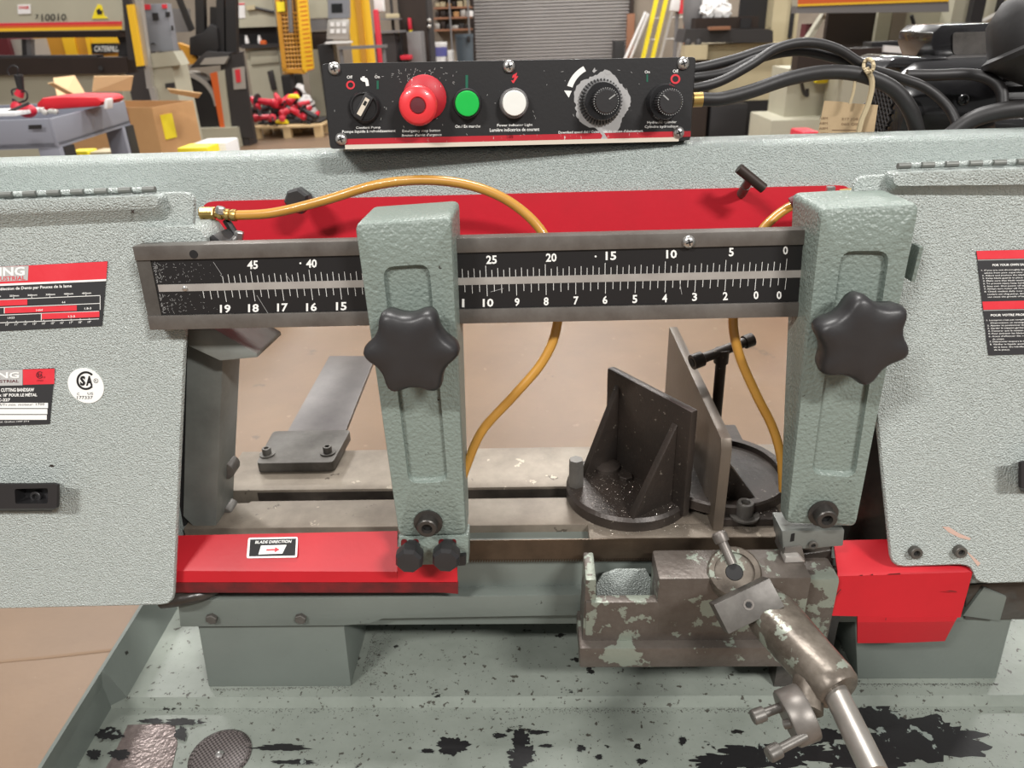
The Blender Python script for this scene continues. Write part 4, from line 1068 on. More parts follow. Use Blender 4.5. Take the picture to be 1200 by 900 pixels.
pxpoly(m, [(422.5, 91), (424.5, 91), (424.5, 89.5), (427.5, 89.3), (427.5, 91), (430, 91.5), (431.5, 94), (432.5, 100.5), (429, 101), (428, 96), (425, 95.5), (422.5, 93.5)]); m.build('tap_symbol', 'white_print', cp); m = MB()
def arc(mb, cx, cy, r0, r1, a0, a1, n=14, w_=wp):
    for i in range(n):
        A0 = R(a0 + (a1 - a0) * i / n); A1 = R(a0 + (a1 - a0) * (i + 1) / n)
        pxpoly(mb, [(cx + math.cos(A0) * r0, cy - math.sin(A0) * r0), (cx + math.cos(A0) * r1, cy - math.sin(A0) * r1), (cx + math.cos(A1) * r1, cy - math.sin(A1) * r1), (cx + math.cos(A1) * r0, cy - math.sin(A1) * r0)], w_)
arc(m, 702, 112, 32.5, 39, 118, 163, 10); pxpoly(m, [(661, 106), (670, 106.5), (666.5, 114.5)])
m.build('turn_arrow', 'white_print', cp)
m = MB()
arc(m, 410.8, 99.6, 3.2, 5.2, 0, 360, 20); arc(m, 791.5, 92.6, 3.6, 5.8, 0, 360, 20)
pxpoly(m, [(601, 88), (606, 85), (605, 89.5), (607.5, 89), (602, 97.5), (600.5, 97), (599, 94), (601.5, 94.5), (603, 90.5), (600, 91.5)])
m.build('red_symbols', 'red_print', cp)
m = MB(); pxpoly(m, [(441.4, 104.5), (443.8, 104.4), (443.8, 94.5), (441.4, 94.6)]); pxpoly(m, [(545.5, 104), (548.5, 104), (548.5, 88), (545.5, 88)]); pxpoly(m, [(757.6, 96), (759.4, 96), (759.4, 87), (757.6, 87)]); m.build('green_symbols', 'green_print', cp)
# silver patch where the print is worn off round the speed dial
m = MB(); n = 90; out = []
for i in range(n):
    t = 2 * math.pi * i / n
    r = 33.5 + 1.6 * math.sin(5 * t + 1) + random.uniform(-1.2, 1.2) + (3 if 1.2 < t < 1.5 else 0) + (5 * max(0, math.cos((t - 4.95) * 3)) if 4.4 < t < 5.4 else 0)
    out.append((705 + math.cos(t) * r * .97, 119.5 - math.sin(t) * r))
pxpoly(m, out, .0002)
for pp in ([(700, 152), (707, 154), (713, 164.5), (703, 165), (706, 159)], [(694, 83.5), (697, 79), (697.6, 82), (700, 82), (696, 85.5)], [(709, 84), (711, 81.5), (716, 86), (711, 88)]): pxpoly(m, pp, .0005)
m.build('worn_patch', 'worn_silver', cp)
m = MB()
for i in range(110):
    px = random.uniform(392, 806); py = random.uniform(82, 158) ; a = random.uniform(0, 3.14); l = random.uniform(.4, 1.6)
    if random.random() < .5: px = random.gauss(490, 22); py = random.gauss(88, 5)
    dx, dy = math.cos(a) * l, math.sin(a) * l; nx, ny = -math.sin(a) * .28, math.cos(a) * .28
    if py < 79 or py > 160: continue
    pxpoly(m, [(px - dx - nx, py - dy - ny), (px + dx - nx, py + dy - ny), (px + dx + nx, py + dy + ny), (px - dx + nx, py - dy + ny)], .0004)
m.build('scratches', 'grey_print', cp)
for x, y in ((392, 80.5), (596.5, 78), (800.5, 74.5), (400, 163), (795, 155.5)): cross_screw(cp, PN.at(x, y, 0), PN.n, .0056)
MB().lathe([(.0032, 0), (.0032, .0004)], PN.at(597.5, 160.3, 0), PN.n, 16).build('screw_hole', 'dark_gap', cp)
mm = (PN.at(600, 120) - C0).dot(-bk) / F
def ctl(name, px, py, prof, mt, n=28, smooth=38): return MB().lathe([(r * mm, h) for r, h in prof], PN.at(px, py, 0), PN.n, n).build(name, mt, cp, smooth=smooth)
# coolant selector switch
sw = ctl('selector_switch', 427.5, 125.5, [(18, 0), (18, .003), (15.5, .0055), (14.5, .0055), (14, .004), (.1, .004)], 'black_plastic')
o = PN.at(427.5, 125.5, 0); dv = (PN.u * .55 + PN.v * .83).normalized(); dw = PN.n.cross(dv)
MB().loft([[o + dv * a * 14.5 * mm + dw * b * 5.2 * mm + PN.n * h for a, b in ((-1, -1), (1, -1), (1, 1), (-1, 1))] for h in (.003, .013)]).build('switch_lever', 'black_plastic', sw, bevel=.001)
MB().loft([[o + dv * a * 11 * mm + dw * b * 2.6 * mm + PN.n * h for a, b in ((-.9, -1), (1, -1), (1, 1), (-.9, 1))] for h in (.012, .0134)]).build('pointer', 'trim_cream', sw)
MB().loft([[o + dv * (5 + a * 2.5) * mm + dw * b * 1.6 * mm + PN.n * h for a, b in ((-1, -1), (1, -1), (1, 1), (-1, 1))] for h in (.0133, .0137)]).build('pointer_notch', 'dark_gap', sw)
# emergency stop mushroom
es = ctl('estop_collar', 498, 114.5, [(25, 0), (25, .003), (23.5, .004), (12, .008)], 'stripe_red')
MB().lathe([(r * mm, h) for r, h in ((13, .008), (21.5, .014), (22, .017), (21.5, .021), (18.5, .0236), (9.5, .0240), (8.8, .0230), (.1, .0233))], PN.at(491.5, 123.5, 0), PN.n, 36).build('estop_head', 'red_button', es, smooth=50)
MB().lathe([(r * mm, h) for r, h in ((8.6, .0230), (8.1, .0245), (.1, .0250))], PN.at(491.5, 123.5, 0), PN.n, 20).build('estop_centre', 'maroon', es)
for nm, x, y, mt, rim, rr in (('start_button', 547.5, 121.5, 'green_button', 'black_plastic', 14.2), ('indicator_lamp', 602, 121, 'white_button', 'grey_steel', 14.2)):
    b_ = ctl(nm, x, y, [(17, 0), (17, .006), (15.8, .008), (14.6, .008), (14.4, .004)], rim)
    MB().lathe([(r * mm, h) for r, h in ((rr, .004), (rr, .010), (rr - 1, .0115), (rr - 3.5, .0117), (.1, .0112))], PN.at(x, y, 0), PN.n, 28).build('button_cap', mt, b_)
# dials
def dial(px, py, rb, rk, ticks, lean):
    d_ = ctl('dial', px, py, [(rb, 0), (rb, .006), (rb * .92, .010), (rk * 1.12, .010)], 'black_gloss', 36)
    q = 28; lp = []
    for h, s_ in ((.010, 1), (.026, .96), (.0275, .9)):
        lp.append([PN.at(px, py, 0) + PN.n * h + (PN.u * math.cos(2 * math.pi * i / (q * 2)) + PN.v * math.sin(2 * math.pi * i / (q * 2))) * rk * s_ * mm * (1.0 if i % 2 else .94) for i in range(q * 2)])
    MB().loft(lp).build('dial_knob', 'black_plastic', d_, smooth=15)
    m = MB(); o = PN.at(px, py, 0) + PN.n * .0278; t = R(lean)
    dv = PN.u * math.cos(t) + PN.v * math.sin(t); dw = PN.n.cross(dv)
    m.poly([o + dv * a * rk * mm + dw * b * .7 * mm for a, b in ((.25, -1), (.85, -1), (.85, 1), (.25, 1))])
    for i in range(34):
        if not ticks and i % 2: pass
        t = 2 * math.pi * i / 34; dv = PN.u * math.cos(t) + PN.v * math.sin(t); dw = PN.n.cross(dv); o2 = PN.at(px, py, 0) + PN.n * .0262
        m.poly([o2 + dv * a * rk * mm + dw * b * .5 * mm for a, b in ((.97, -1), (1.04, -1), (1.04, 1), (.97, 1))])
    m.build('dial_marks', 'grey_print', d_)
    if ticks:
        m = MB()
        for i in range(40):
            t = 2 * math.pi * i / 40; dv = PN.u * math.cos(t) + PN.v * math.sin(t); dw = PN.n.cross(dv); o2 = PN.at(px - 1, py + 1, 0)
            m.loft([[o2 + dv * a * mm + dw * b * mm + PN.n * h for a, b in ((rb - 1, -.8), (rb + 3.2, -.6), (rb + 3.2, .6), (rb - 1, .8))] for h in (.0003, .003)])
        m.build('graduations', 'black_plastic', d_)
dial(704.5, 118.5, 22.5, 14, True, 35)
dial(777, 119.5, 20.5, 14, False, 140)

# ================================================================== motor behind the beam
YM = .90
mo = thing('motor', Py(1120, 170, YM), 'black electric motor with fan cowl, terminal box and cooling ribs behind the beam', 'motor')
k_ = lambda px, y: (px) * (y * .93) / F
c0 = Py(1046, 128, YM); c1 = Py(1139, 125, YM); r_ = (Py(1090, 66, YM) - Py(1090, 126, YM)).length
axm = (c1 - c0).normalized()
L_ = (c1 - c0).length
fc_ = MB().lathe([(r_ * .55, -.012), (r_ * .86, -.008), (r_ * .98, .004), (r_, .014), (r_, L_), (r_ * .95, L_)], c0, axm, 40).build('fan_cowl', 'black_gloss', mo)
m = MB()
for i in range(9):
    t = -1 + 2 * (i + .5) / 9; hh = math.sqrt(max(0, .52 ** 2 - (t * .52) ** 2)) * r_
    o = c0 - axm * .0135; e1 = Vector((0, 1, 0)); 
    for dirv, nrv in ((Vector((0, 1, 1)).normalized(), Vector((0, 1, -1)).normalized()), (Vector((0, 1, -1)).normalized(), Vector((0, 1, 1)).normalized())):
        q = o + nrv * t * .52 * r_; m.cyl(q - dirv * hh, q + dirv * hh, .0012, n=6)
m.build('fan_grille', 'charcoal', fc_)
cross_screw(fc_, Py(1129, 117, YM - r_ * .99), (0, -1, .15), .006, 'black_gloss')
m = MB(); e2 = c1 + axm * .26
m.lathe([(r_ * .82, -.004), (r_ * .82, .26)], c1, axm, 32); bd = m.build('motor_body', 'rubber', mo)
m = MB()
for i in range(26):
    t = math.pi * 2 * i / 26; dv = Vector((0, math.cos(t), math.sin(t)))
    q = c1 + dv * r_ * .8; wv_ = axm.cross(dv)
    m.loft([[q + dv * a + wv_ * b + axm * h for a, b in ((0, -.0018), (.011, -.001), (.011, .001), (0, .0018))] for h in (.006, .25)])
m.build('cooling_ribs', 'rubber', bd)
# bracket-like top cap on the cowl
m = MB(); q = [Py(x, y, YM - .02) for x, y in ((1036, 80), (1046, 69), (1056, 66), (1118, 69), (1128, 81))]
m.prism(q, (0, .09, 0)); m.build('cowl_cap', 'black_gloss', fc_, bevel=.004)
tbx = MB(); q = [Py(x, y, YM + .02) for x, y in ((1097, 69), (1091, 52), (1094, 38), (1104, 29), (1186, 26), (1190, 68))]
tbx.prism(q, (0, .085, 0)); t_ = tbx.build('terminal_box', 'black_gloss', mo, bevel=.0015)
q = rq([Py(x, y, YM + .019) for x, y in ((1116, 64), (1186, 62), (1186, 36), (1116, 38))], .004, 4)
MB().prism(q, (0, -.0015, 0)).build('box_cover', mat('worn_cover', c(110, 106, 102), .35, .3, None, (30, c(60, 57, 55), .3)), t_)
# cone shaped belt cover at the frame edge
a = Py(1196, 96, .80); 
m = MB(); m.lathe([(.020, -.040), (.048, -.010), (.052, -.007), (.052, -.002), (.046, .001), (.040, .030), (.022, .046), (.012, .048)], Py(1221, 45, .80), Vector((-.35, .25, .85)), 28)
m.build('gear_cover', 'rubber', mo, smooth=40)
m = MB(); q = [Py(x, y, .80) for x, y in ((1166, 156), (1166, 140), (1210, 138), (1210, 156))]; m.prism(q, (0, .04, 0)); m.build('mount_rail', 'black_gloss', mo, bevel=.003)
MB().prism([Py(x, y, .97) for x, y in ((1050, 100), (1240, 90), (1240, 260), (1050, 270))], (0, .02, 0)).build('motor_mount', 'beam_paint', mo)

# ================================================================== black cables from the panel
def cable(pts, r, label, clamp=None, sm=8):
    q = [HD.at(x, y, w_) for x, y, w_ in pts]
    lo = min(q, key=lambda p_: p_.z)
    o = MB().tube(q, r, 12, sm).build('cable', 'rubber'); tag(o, label, 'cable', 'black cables running from the control panel'); return o
cable([(800, 79, -.165), (816, 80.5, -.17), (860, 70, -.18), (905, 57, -.19), (950, 60, -.195), (985, 66, -.20), (1008, 76, -.2)], .0050, 'black cable leaving the panel highest, under the crossing cable')
cable([(800, 91, -.158), (816, 91, -.16), (850, 85, -.17), (890, 68, -.18), (935, 60, -.185), (985, 70, -.19), (1012, 79, -.19), (1050, 90, -.2), (1085, 103, -.2), (1112, 127, -.19), (1126, 158, -.175)], .0047, 'long black cable tied with string and bending down over the cowl')
cable([(800, 103, -.150), (816, 103, -.15), (845, 95, -.155), (880, 76, -.16), (910, 57, -.17), (945, 50, -.175), (980, 57, -.18), (1012, 77, -.183)], .0046, 'black cable crossing over the others at the top of the arch')
ck = thing('cable', HD.at(830, 118, -.14), 'thickest lowest black cable with metal ferrule arching down beside the tag', 'cable')
q = [HD.at(x, y, w_) for x, y, w_ in ((822, 116.5, -.138), (845, 116, -.14), (880, 107, -.148), (925, 92, -.158), (970, 84.5, -.168), (1010, 88, -.172), (1045, 103, -.172), (1066, 128, -.172), (1075, 156, -.178), (1078, 180, -.185))]
MB().tube(q, [.0062, .0075], 14, 8).build('sheath', 'rubber', ck)
MB().cyl(HD.at(812, 117, -.138), HD.at(823, 116.5, -.138), .0066, n=16).build('ferrule', 'brass', ck)
cable([(1062, 88, -.215), (1095, 88, -.212), (1135, 87, -.21), (1160, 93, -.2), (1173, 106, -.19), (1175, 124, -.185)], .0055, 'black cable lying across the motor cowl and hooking down')
cable([(1112, 160, -.175), (1140, 140, -.17), (1175, 130, -.165), (1215, 126, -.16)], .0085, 'thick black cable rising towards the mount rail')
cable([(1022, 120, -.2), (1012, 130, -.2), (1005, 165, -.2)], .004, 'thin black cable hanging behind the paper tag')
# tag and string
tg = thing('hanging_tag', HD.at(990, 162, -.18), 'creased manila paper tag hanging on string from the cables', 'tag')
q = [(957, 164), (1020, 164), (1024, 158), (1029, 123), (998, 121), (985, 119), (966, 118)]
MB().loft([[HD.at(x, y, w_ + (x - 990) * .0003) for x, y in q] for w_ in (-.178, -.1786)]).build('card', 'tag_card', tg)
m = MB()
tgp = lambda x, y: HD.at(x, y, -.1776 + (x - 990) * .0003)
def tw(s_, x0_, x1_, y0_, y1_): write(m, s_, [tgp(x0_, y1_), tgp(x1_, y1_), tgp(x1_, y0_), tgp(x0_, y0_)])
tw('E17 JOB', 987, 1006, 138, 142); tw('060 OIL', 986, 1007, 144, 147)
for y_ in (137, 143, 149, 155): tw('A8M', 960 + (0 if y_ < 150 else 1), 970, y_, y_ + 3)
tw('_________', 975, 1004, 152, 153); m.build('lettering', mat('faded_ink', c(128, 104, 78), .8), tg)
m = MB(); m.tube([HD.at(x, y, -.163) for x, y in ((1015, 80), (1022, 96), (1018, 120), (1010, 140), (1006, 156))], .0026, 8, 5); m.tube([HD.at(x, y, -.168) for x, y in ((1002, 95), (1000, 108), (996, 122))], .0014, 6, 4)
for i in range(7):
    t = i / 7 * 6.28; q = [HD.at(1018 + math.cos(t + j * 1.2) * 6, 77 + math.sin(t + j * 1.2) * 8, -.168 + .012 * math.sin(j * 1.5 + i)) for j in range(5)]
    m.tube(q, .0016, 6, 3)
m.build('string', 'string', tg)

# ================================================================== the shop behind
def bb(px0, py0, px1, py1, D, dep, floor=False, mb=None):
    mb = mb or MB(); rf = (max(py0, 0) + max(min(py1, 150), max(py0, 0))) / 2; a = Py(px0, rf, D); b = Py(px1, rf, D); c_ = Py((px0 + px1) / 2, py0, D); d_ = Py((px0 + px1) / 2, py1, D)
    mb.box((a.x, D, 0 if floor else d_.z), (b.x, D + dep, c_.z)); return mb
def root(name, px, D, label, category, group=None):
    p_ = Py(px, 60, D); return thing(name, Vector((p_.x, D, 0)), label, category, group)
def bgp(parent, name, mt, px0, py0, px1, py1, D, dep, floor=False, bevel=.0):
    return bb(px0, py0, px1, py1, D, dep, floor).build(name, mt, parent, bevel=bevel)
def yp(parent, name, mt, pts, D, dep, bevel=0):
    return MB().prism([Py(x, y, D) for x, y in pts], (0, dep, 0)).build(name, mt, parent, bevel=bevel)
def ywrite(mb, s_, x0, x1, y0, y1, D, bold=.02, sl=.0):
    write(mb, s_, [Py(x0, y1, D), Py(x1, y1 - sl * (x1 - x0), D), Py(x1, y0 - sl * (x1 - x0), D), Py(x0, y0, D)], bold)

# --- press brake with the number 710010
D = 6.4
pb = root('press_brake', 60, D, 'beige press brake numbered 710010 with red, orange and yellow stripes', 'press brake')
ram = yp(pb, 'ram', 'beige_machine', [(-260, 40), (143, 35.5), (136, -140), (-260, -140)], D, .12)
for nm, mt, y0_, y1_ in (('red_stripe', 'red_print', 28.5, 31.5), ('orange_stripe', 'orange_paint', 31.5, 34.5), ('yellow_stripe', 'yellow_paint', 34.5, 38)):
    yp(ram, nm, mt, [(-260, y1_ + 3), (143, y1_ - 3.5), (142.8, y0_ - 3.5), (-260, y0_ + 3)], D - .004, .004)
m = MB(); ywrite(m, '7', 41, 45.5, 17, 22.5, D - .005, .01); ywrite(m, '10010', 48.5, 77.5, 16.4, 25, D - .005, .01, .02); m.build('lettering', 'bg_black', ram)
wt = yp(ram, 'warning_sticker', 'bright_yellow', [(107.5, 22), (126.5, 21.5), (122, 18), (119, 6), (114.5, 5), (111, 12)], D - .004, .004)
yp(wt, 'hand_symbol', 'bg_black', [(114, 17), (119.5, 17), (120, 11.5), (117.5, 13), (117, 10), (114.8, 10.5), (113, 12)], D - .006, .002)
ns = yp(ram, 'notice_sticker', 'white_plastic', [(21, 16.5), (36, 16), (35.5, 5), (20.5, 5.5)], D - .004, .004)
m = MB(); ywrite(m, 'DANGER', 22, 34, 7, 10.5, D - .005, .03); m.build('lettering', 'red_print', ns)
yp(pb, 'upper_die', 'brown_steel', [(-260, 47.5), (142, 43.5), (142, 36), (-260, 40.5)], D + .01, .09)
yp(pb, 'bed_edge', 'charcoal', [(-260, 71), (114, 69), (114, 64.5), (-260, 67)], D + .0, .10)
yp(pb, 'bed_beam', 'brown_steel', [(-260, 92), (151, 86), (148, 67), (-260, 70)], D - .03, .16)
MB().cyl(Py(118, 80, D - .05), Py(118, 80, D - .02), .018, n=10).build('bed_bolt', 'bg_black', pb)
lw = Py(-260, 100, D); bgp(pb, 'lower_body', 'beige_machine', -260, 84, 146, 190, D + .02, .12, True)
yp(pb, 'side_frame', 'charcoal', [(138, 68), (150, 67), (146, 20), (136, 40), (140, 50)], D + .14, .5)
for x0_, x1_ in ((26, 31), (31.5, 37)):
    yp(pb, 'die_holder', 'charcoal' if x0_ < 30 else 'grey_steel', [(x0_, 66), (x1_, 66), (x1_ - 1, 46), (x0_ - 1, 46)], D + .06, .05)
# --- light curtain post and electrical cabinet
lc = root('light_curtain', 157, 6.2, 'yellow light-curtain bar on a grey post beside the press brake', 'safety sensor')
yp(lc, 'sensor_bar', 'yellow_paint', [(160, 78), (167, 77), (155, 5), (148, 6)], 6.2, .04)
yp(lc, 'post', 'alu', [(172, 104), (178, 103), (162, -20), (155.5, -20)], 6.24, .05)
yp(lc, 'end_cap', 'bg_black', [(160.5, 81), (168, 80), (167, 77), (160, 78)], 6.2, .04)
yp(lc, 'backing', 'charcoal', [(150, 70), (160, 70), (150, -10), (142, -10)], 6.3, .05)
MB().box((Py(174, 100, 6.25).x, 6.24, 0), (Py(180, 100, 6.25).x, 6.29, Py(174, 103, 6.25).z)).build('foot_post', 'alu', lc)
ec = root('electrical_cabinet', 186, 6.5, 'grey electrical cabinet with stickers hung above the beige machine foot', 'cabinet')
yp(ec, 'cabinet_body', 'grey_cabinet', [(171, 61), (204, 59.5), (195, 4), (163, 5)], 6.5, .09, .004)
MB().cyl(Py(185, 30, 6.72), Vector((Py(185, 30, 6.72).x, 6.72, 0)), .04, n=12).build('support_column', 'grey_steel', ec)
for nm, mt, pts_ in (('sticker', 'white_plastic', [(161.5, 12), (167.5, 12), (167, 5.5), (161, 5.5)]), ('sticker', 'red_print', [(168, 11.5), (176, 11), (175.5, 5), (167.5, 5)]), ('sticker', 'white_plastic', [(162.5, 20), (169, 19.5), (168.5, 13), (162, 13.5)]), ('sticker', 'red_print', [(190, 10), (195.5, 9.5), (195, 5), (189.5, 5)]), ('switch', 'bg_black', [(179, 24), (185.5, 23.5), (184.5, 15), (178, 15)]), ('switch', 'bg_black', [(194, 20), (199, 19.5), (198.5, 14), (193.5, 14)]), ('handle', 'bg_black', [(201, 36), (203.2, 35.5), (202.3, 30), (200.4, 30)]), ('vent', 'bg_black', [(176, 52.5), (179, 50), (182, 52), (179, 51.3)])):
    yp(ec, nm, mt, pts_, 6.49, .01)
bm_ = root('machine_pedestal', 200, 6.3, 'beige sheet-metal machine foot under the grey electrical cabinet', 'machine')
yp(bm_, 'upper_hood', 'beige_machine', [(176, 80), (212, 76), (203, 60), (173, 63)], 6.3, .17)
bgp(bm_, 'lower_box', 'beige_machine', 178, 77, 209, 190, 6.32, .3, True)
yp(bm_, 'vent', 'charcoal', [(194, 104), (205, 102.5), (204, 96.5), (193.5, 98)], 6.312, .008)
# --- forklift seen through the press brake gap
D = 8.6
fk = root('forklift', 90, D, 'yellow forklift half hidden behind the press brake gap', 'forklift')
bgp(fk, 'counterweight', 'cat_yellow', 40, 38, 112, 80, D, .8); bgp(fk, 'pillar', 'yellow_paint', 75, 38, 89, 72, D - .03, .06)
yp(fk, 'slanted_post', 'yellow_paint', [(105, 70), (109, 70), (104, 40), (99, 40)], D - .05, .06)
yp(fk, 'hood', 'yellow_paint', [(106, 52), (136, 51), (136, 40), (104, 40)], D - .03, .5)
np_ = yp(fk, 'name_plate', 'bg_black', [(108, 63), (138, 62), (138, 50.5), (107, 51)], D - .06, .03)
m = MB(); ywrite(m, 'CATERPILLAR', 110.5, 146, 53.8, 60.4, D - .066, .015); m.build('lettering', 'white_print', np_)
yp(fk, 'lower_panel', 'cat_yellow', [(110, 80), (140, 80), (138, 63), (112, 63)], D - .04, .5)
for px in (52, 120): MB().lathe([(.30, 0), (.33, .03), (.33, .17), (.30, .2)], Vector((Py(px, 100, D).x, D + .1, .33)), (0, 1, 0), 20).build('wheel', 'rubber', fk)
MB().box((Py(40, 70, D).x, D + .05, .2), (Py(140, 70, D).x, D + .75, Py(90, 78, D).z)).build('chassis', 'charcoal', fk)
ms = root('red_machine', 6, 7.6, 'dark red and grey housing behind the press brake bed', 'machine')
bgp(ms, 'red_housing', 'maroon', -60, 46, 12, 70, 7.6, .4, True); bgp(ms, 'grey_housing', 'alu', 12.5, 46, 29, 70, 7.65, .4, True)
# --- black forklift mast with wheel and fender
D = 9.7
fm = root('lift_truck', 250, D, 'black lift truck with tall mast, round wheel and orange edged step', 'forklift')
for x0_, x1_, t0 in ((226, 236, 4), (252, 261, 2), (263, 275, 2)):
    yp(fm, 'mast_rail', 'bg_black', [(x0_ + t0, 62), (x1_ + t0, 62), (x1_, -80), (x0_, -80)], D + .1, .1)
yp(fm, 'overhead_strut', 'bg_black', [(221, 37), (226, 34), (209, -8), (203, -8)], D, .06)
yp(fm, 'windscreen', 'grey_steel', [(206, 38), (224, 37), (222, 10), (200, 10)], D + .5, .02)
yp(fm, 'seat', 'bg_black', [(222, 64), (245, 68), (256, 58), (254, 32), (246, 28), (238, 38), (222, 44)], D + .05, .4, .01)
yp(fm, 'carriage', 'charcoal', [(246, 60), (272, 60), (270, 8), (246, 8)], D + .22, .08)
yp(fm, 'fender', 'charcoal', [(222, 80), (262, 76), (270, 62), (242, 60), (232, 68)], D - .02, .5, .01)
yp(fm, 'step_plate', 'alu', [(234, 76), (263, 75), (268, 66), (240, 68)], D - .06, .06)
yp(fm, 'yellow_frame', 'cat_yellow', [(219, 76), (232, 74), (224, 56), (208, 50)], D + .1, .1)
wc = Vector((Py(229, 118, D).x, D, .42)); 
MB().lathe([(.20, 0), (.38, .0), (.40, .03), (.40, .22), (.3, .24)], wc, (0, 1, 0), 28).build('tyre', 'rubber', fm)
m = MB(); cxp, czp = Py(222, 122, D).x, Py(222, 122, D).z
lp = []
for i in range(13):
    t = R(-5 + 100 * i / 12); a = Vector((cxp + math.cos(t) * .32, D - .03, czp + math.sin(t) * .32)); b = Vector((cxp + math.cos(t) * .37, D - .03, czp + math.sin(t) * .37))
    lp.append([a, b, b + Vector((0, .3, 0)), a + Vector((0, .3, 0))])
m.loft(lp); m.build('wheel_arch', 'alu', fm)
yp(fm, 'orange_edge', 'orange_paint', [(258, 150), (263, 149), (254, 84), (246, 86)], D - .05, .05)
yp(fm, 'cream_edge', 'beige_machine', [(263, 150), (270, 149), (262, 82), (254, 84)], D - .04, .1)
bgp(fm, 'side_panel', 'charcoal', 268, 70, 282, 190, D + .02, .3, True)
yp(fm, 'side_top', 'charcoal', [(262, 160), (298, 162), (284, 62), (258, 66)], D, .05)
yp(fm, 'red_light', 'red_print', [(277, 97), (282, 96), (280.5, 81), (275, 82)], D - .03, .03)
yp(fm, 'light_housing', 'alu', [(274, 105), (288, 104), (286, 78), (272, 80)], D - .015, .02)
bgp(fm, 'base_step', 'beige_machine', 226, 150, 277, 200, D - .1, .3, True)
# --- beige grinder machine
D = 12.0
gm = root('milling_machine', 300, D, 'beige cabinet machine with notice, dark slot and lower door', 'machine')
bgp(gm, 'upper_cabinet', 'beige_machine', 269, -60, 322, 32, D, .6)
bgp(gm, 'dark_slot', 'bg_black', 271, 32, 325, 55, D + .15, .4)
bgp(gm, 'lower_cabinet', 'beige_machine', 292, 54, 329, 120, D, .7, True)
yp(gm, 'table_edge', 'charcoal', [(283, 57), (327, 55.5), (327, 51.5), (283, 52.5)], D - .1, .3)
yp(gm, 'notice', 'white_plastic', [(274.5, 21.5), (287.5, 21), (286.5, 3), (274, 4)], D - .01, .01)
yp(gm, 'notice_band', 'red_print', [(274.2, 6), (286.5, 5.5), (286.4, 3.6), (274, 4.2)], D - .015, .006)
yp(gm, 'drawer_front', 'beige_machine', [(294, 76), (327, 73), (326, 58), (293, 61)], D - .03, .03, .004)
yp(gm, 'door_handle', 'charcoal', [(318, 106), (324, 105), (319, 82), (313, 84)], D - .04, .04, .004)
yp(gm, 'switch_box', 'cream_machine', [(289, 12), (299, 11), (298, 6), (288, 7)], D - .05, .05)
MB().tube([Py(x, y, D - .03) for x, y in ((299, 9), (308, 11), (316, 13), (321, 14))], .02, 6, 3).build('cable', 'charcoal', gm)
for x, y in ((290, 46), (305, 46)):
    p_ = Py(x, 51, D - .03); MB().lathe([(.03, 0), (.03, .06), (.018, .085), (.018, .11)], p_, (0, 0, 1), 10).build('oil_cup', 'white_plastic', gm)
MB().lathe([(.05, 0), (.05, .05), (.03, .06)], Py(309, 52.5, D - .05), (0, 0, 1), 10).build('pump_cap', 'orange_paint', gm)
# --- yellow mesh guard
D = 11.6
mg = root('mesh_guard', 345, D, 'yellow perforated machine guard with a slotted side panel', 'guard')
yp(mg, 'side_panel', 'yellow_paint', [(355, 86.5), (367.5, 80), (357, -30), (345, -30)], D, .05)
m = MB()
for i in range(20):
    y = -20 + i * 5.3; x = 348.5 + (y + 20) * .108; q = [Py(a, b, D - .006) for a, b in ((x, y + 1), (x + 8, y - .2), (x + 8.2, y + .8), (x + .2, y + 2))]; m.poly(q)
m.build('slots', 'orange_paint', mg)
m = MB()
for i in range(15):
    y = 16 + i * 5; xo = (y + 30) * .108; m.cyl(Py(324 + xo * .6, y, D + .02), Py(345 + xo, y - 1, D + .02), .012, n=5)
for i in range(7):
    t = i / 6; m.cyl(Py(322 + 22 * t, -20, D + .02), Py(332 + 22.5 * t, 83, D + .02), .010, n=5)
m.build('mesh', 'cat_yellow', mg)
yp(mg, 'frame_edge', 'cat_yellow', [(331, 84), (336, 84), (325, -20), (320, -20)], D, .05); yp(mg, 'foot', 'cat_yellow', [(331, 84), (357, 87), (357, 82), (331, 80)], D, .05)
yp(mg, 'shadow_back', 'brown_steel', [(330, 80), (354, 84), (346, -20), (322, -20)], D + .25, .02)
yp(mg, 'sticker', 'bright_yellow', [(325, 14), (334, 13), (333, 2), (323.5, 2)], D - .02, .01)
MB().tube([Py(x, y, D - .06) for x, y in ((339, -10), (340, 15), (341, 38))], .035, 8, 3).build('air_pipe', 'grey_steel', mg)
MB().box((Py(337, 80, D).x, D + .05, 0), (Py(341, 80, D).x, D + .1, Py(340, 84, D).z)).build('stand_leg', 'charcoal', mg)
# dark bag and white bag under it
wbag = MB(); p_ = Py(358, 118, 11.35); wbag.ball(Vector((p_.x, 11.35, .24)), .2, 12, (.7, .5, 1.2)); wbag.ball(Vector((p_.x - .05, 11.35, .50)), .1, 10, (.7, .6, 1.2))
rb_ = random.Random(9); wbag.v = [v_ + Vector((rb_.uniform(-1, 1), rb_.uniform(-1, 1), 0)) * .02 for v_ in wbag.v]
tag(wbag.build('plastic_bag', 'white_plastic'), 'white knotted plastic bag behind the pallet of red tools', 'bag')
kb = MB(); kb.box((Py(330, 100, 11.85).x, 11.85, 0), (Py(349, 100, 11.85).x, 12.2, Py(340, 88, 11.85).z)); tag(kb.build('storage_crate', 'bg_black', bevel=.03), 'black crate under the yellow mesh guard', 'crate')
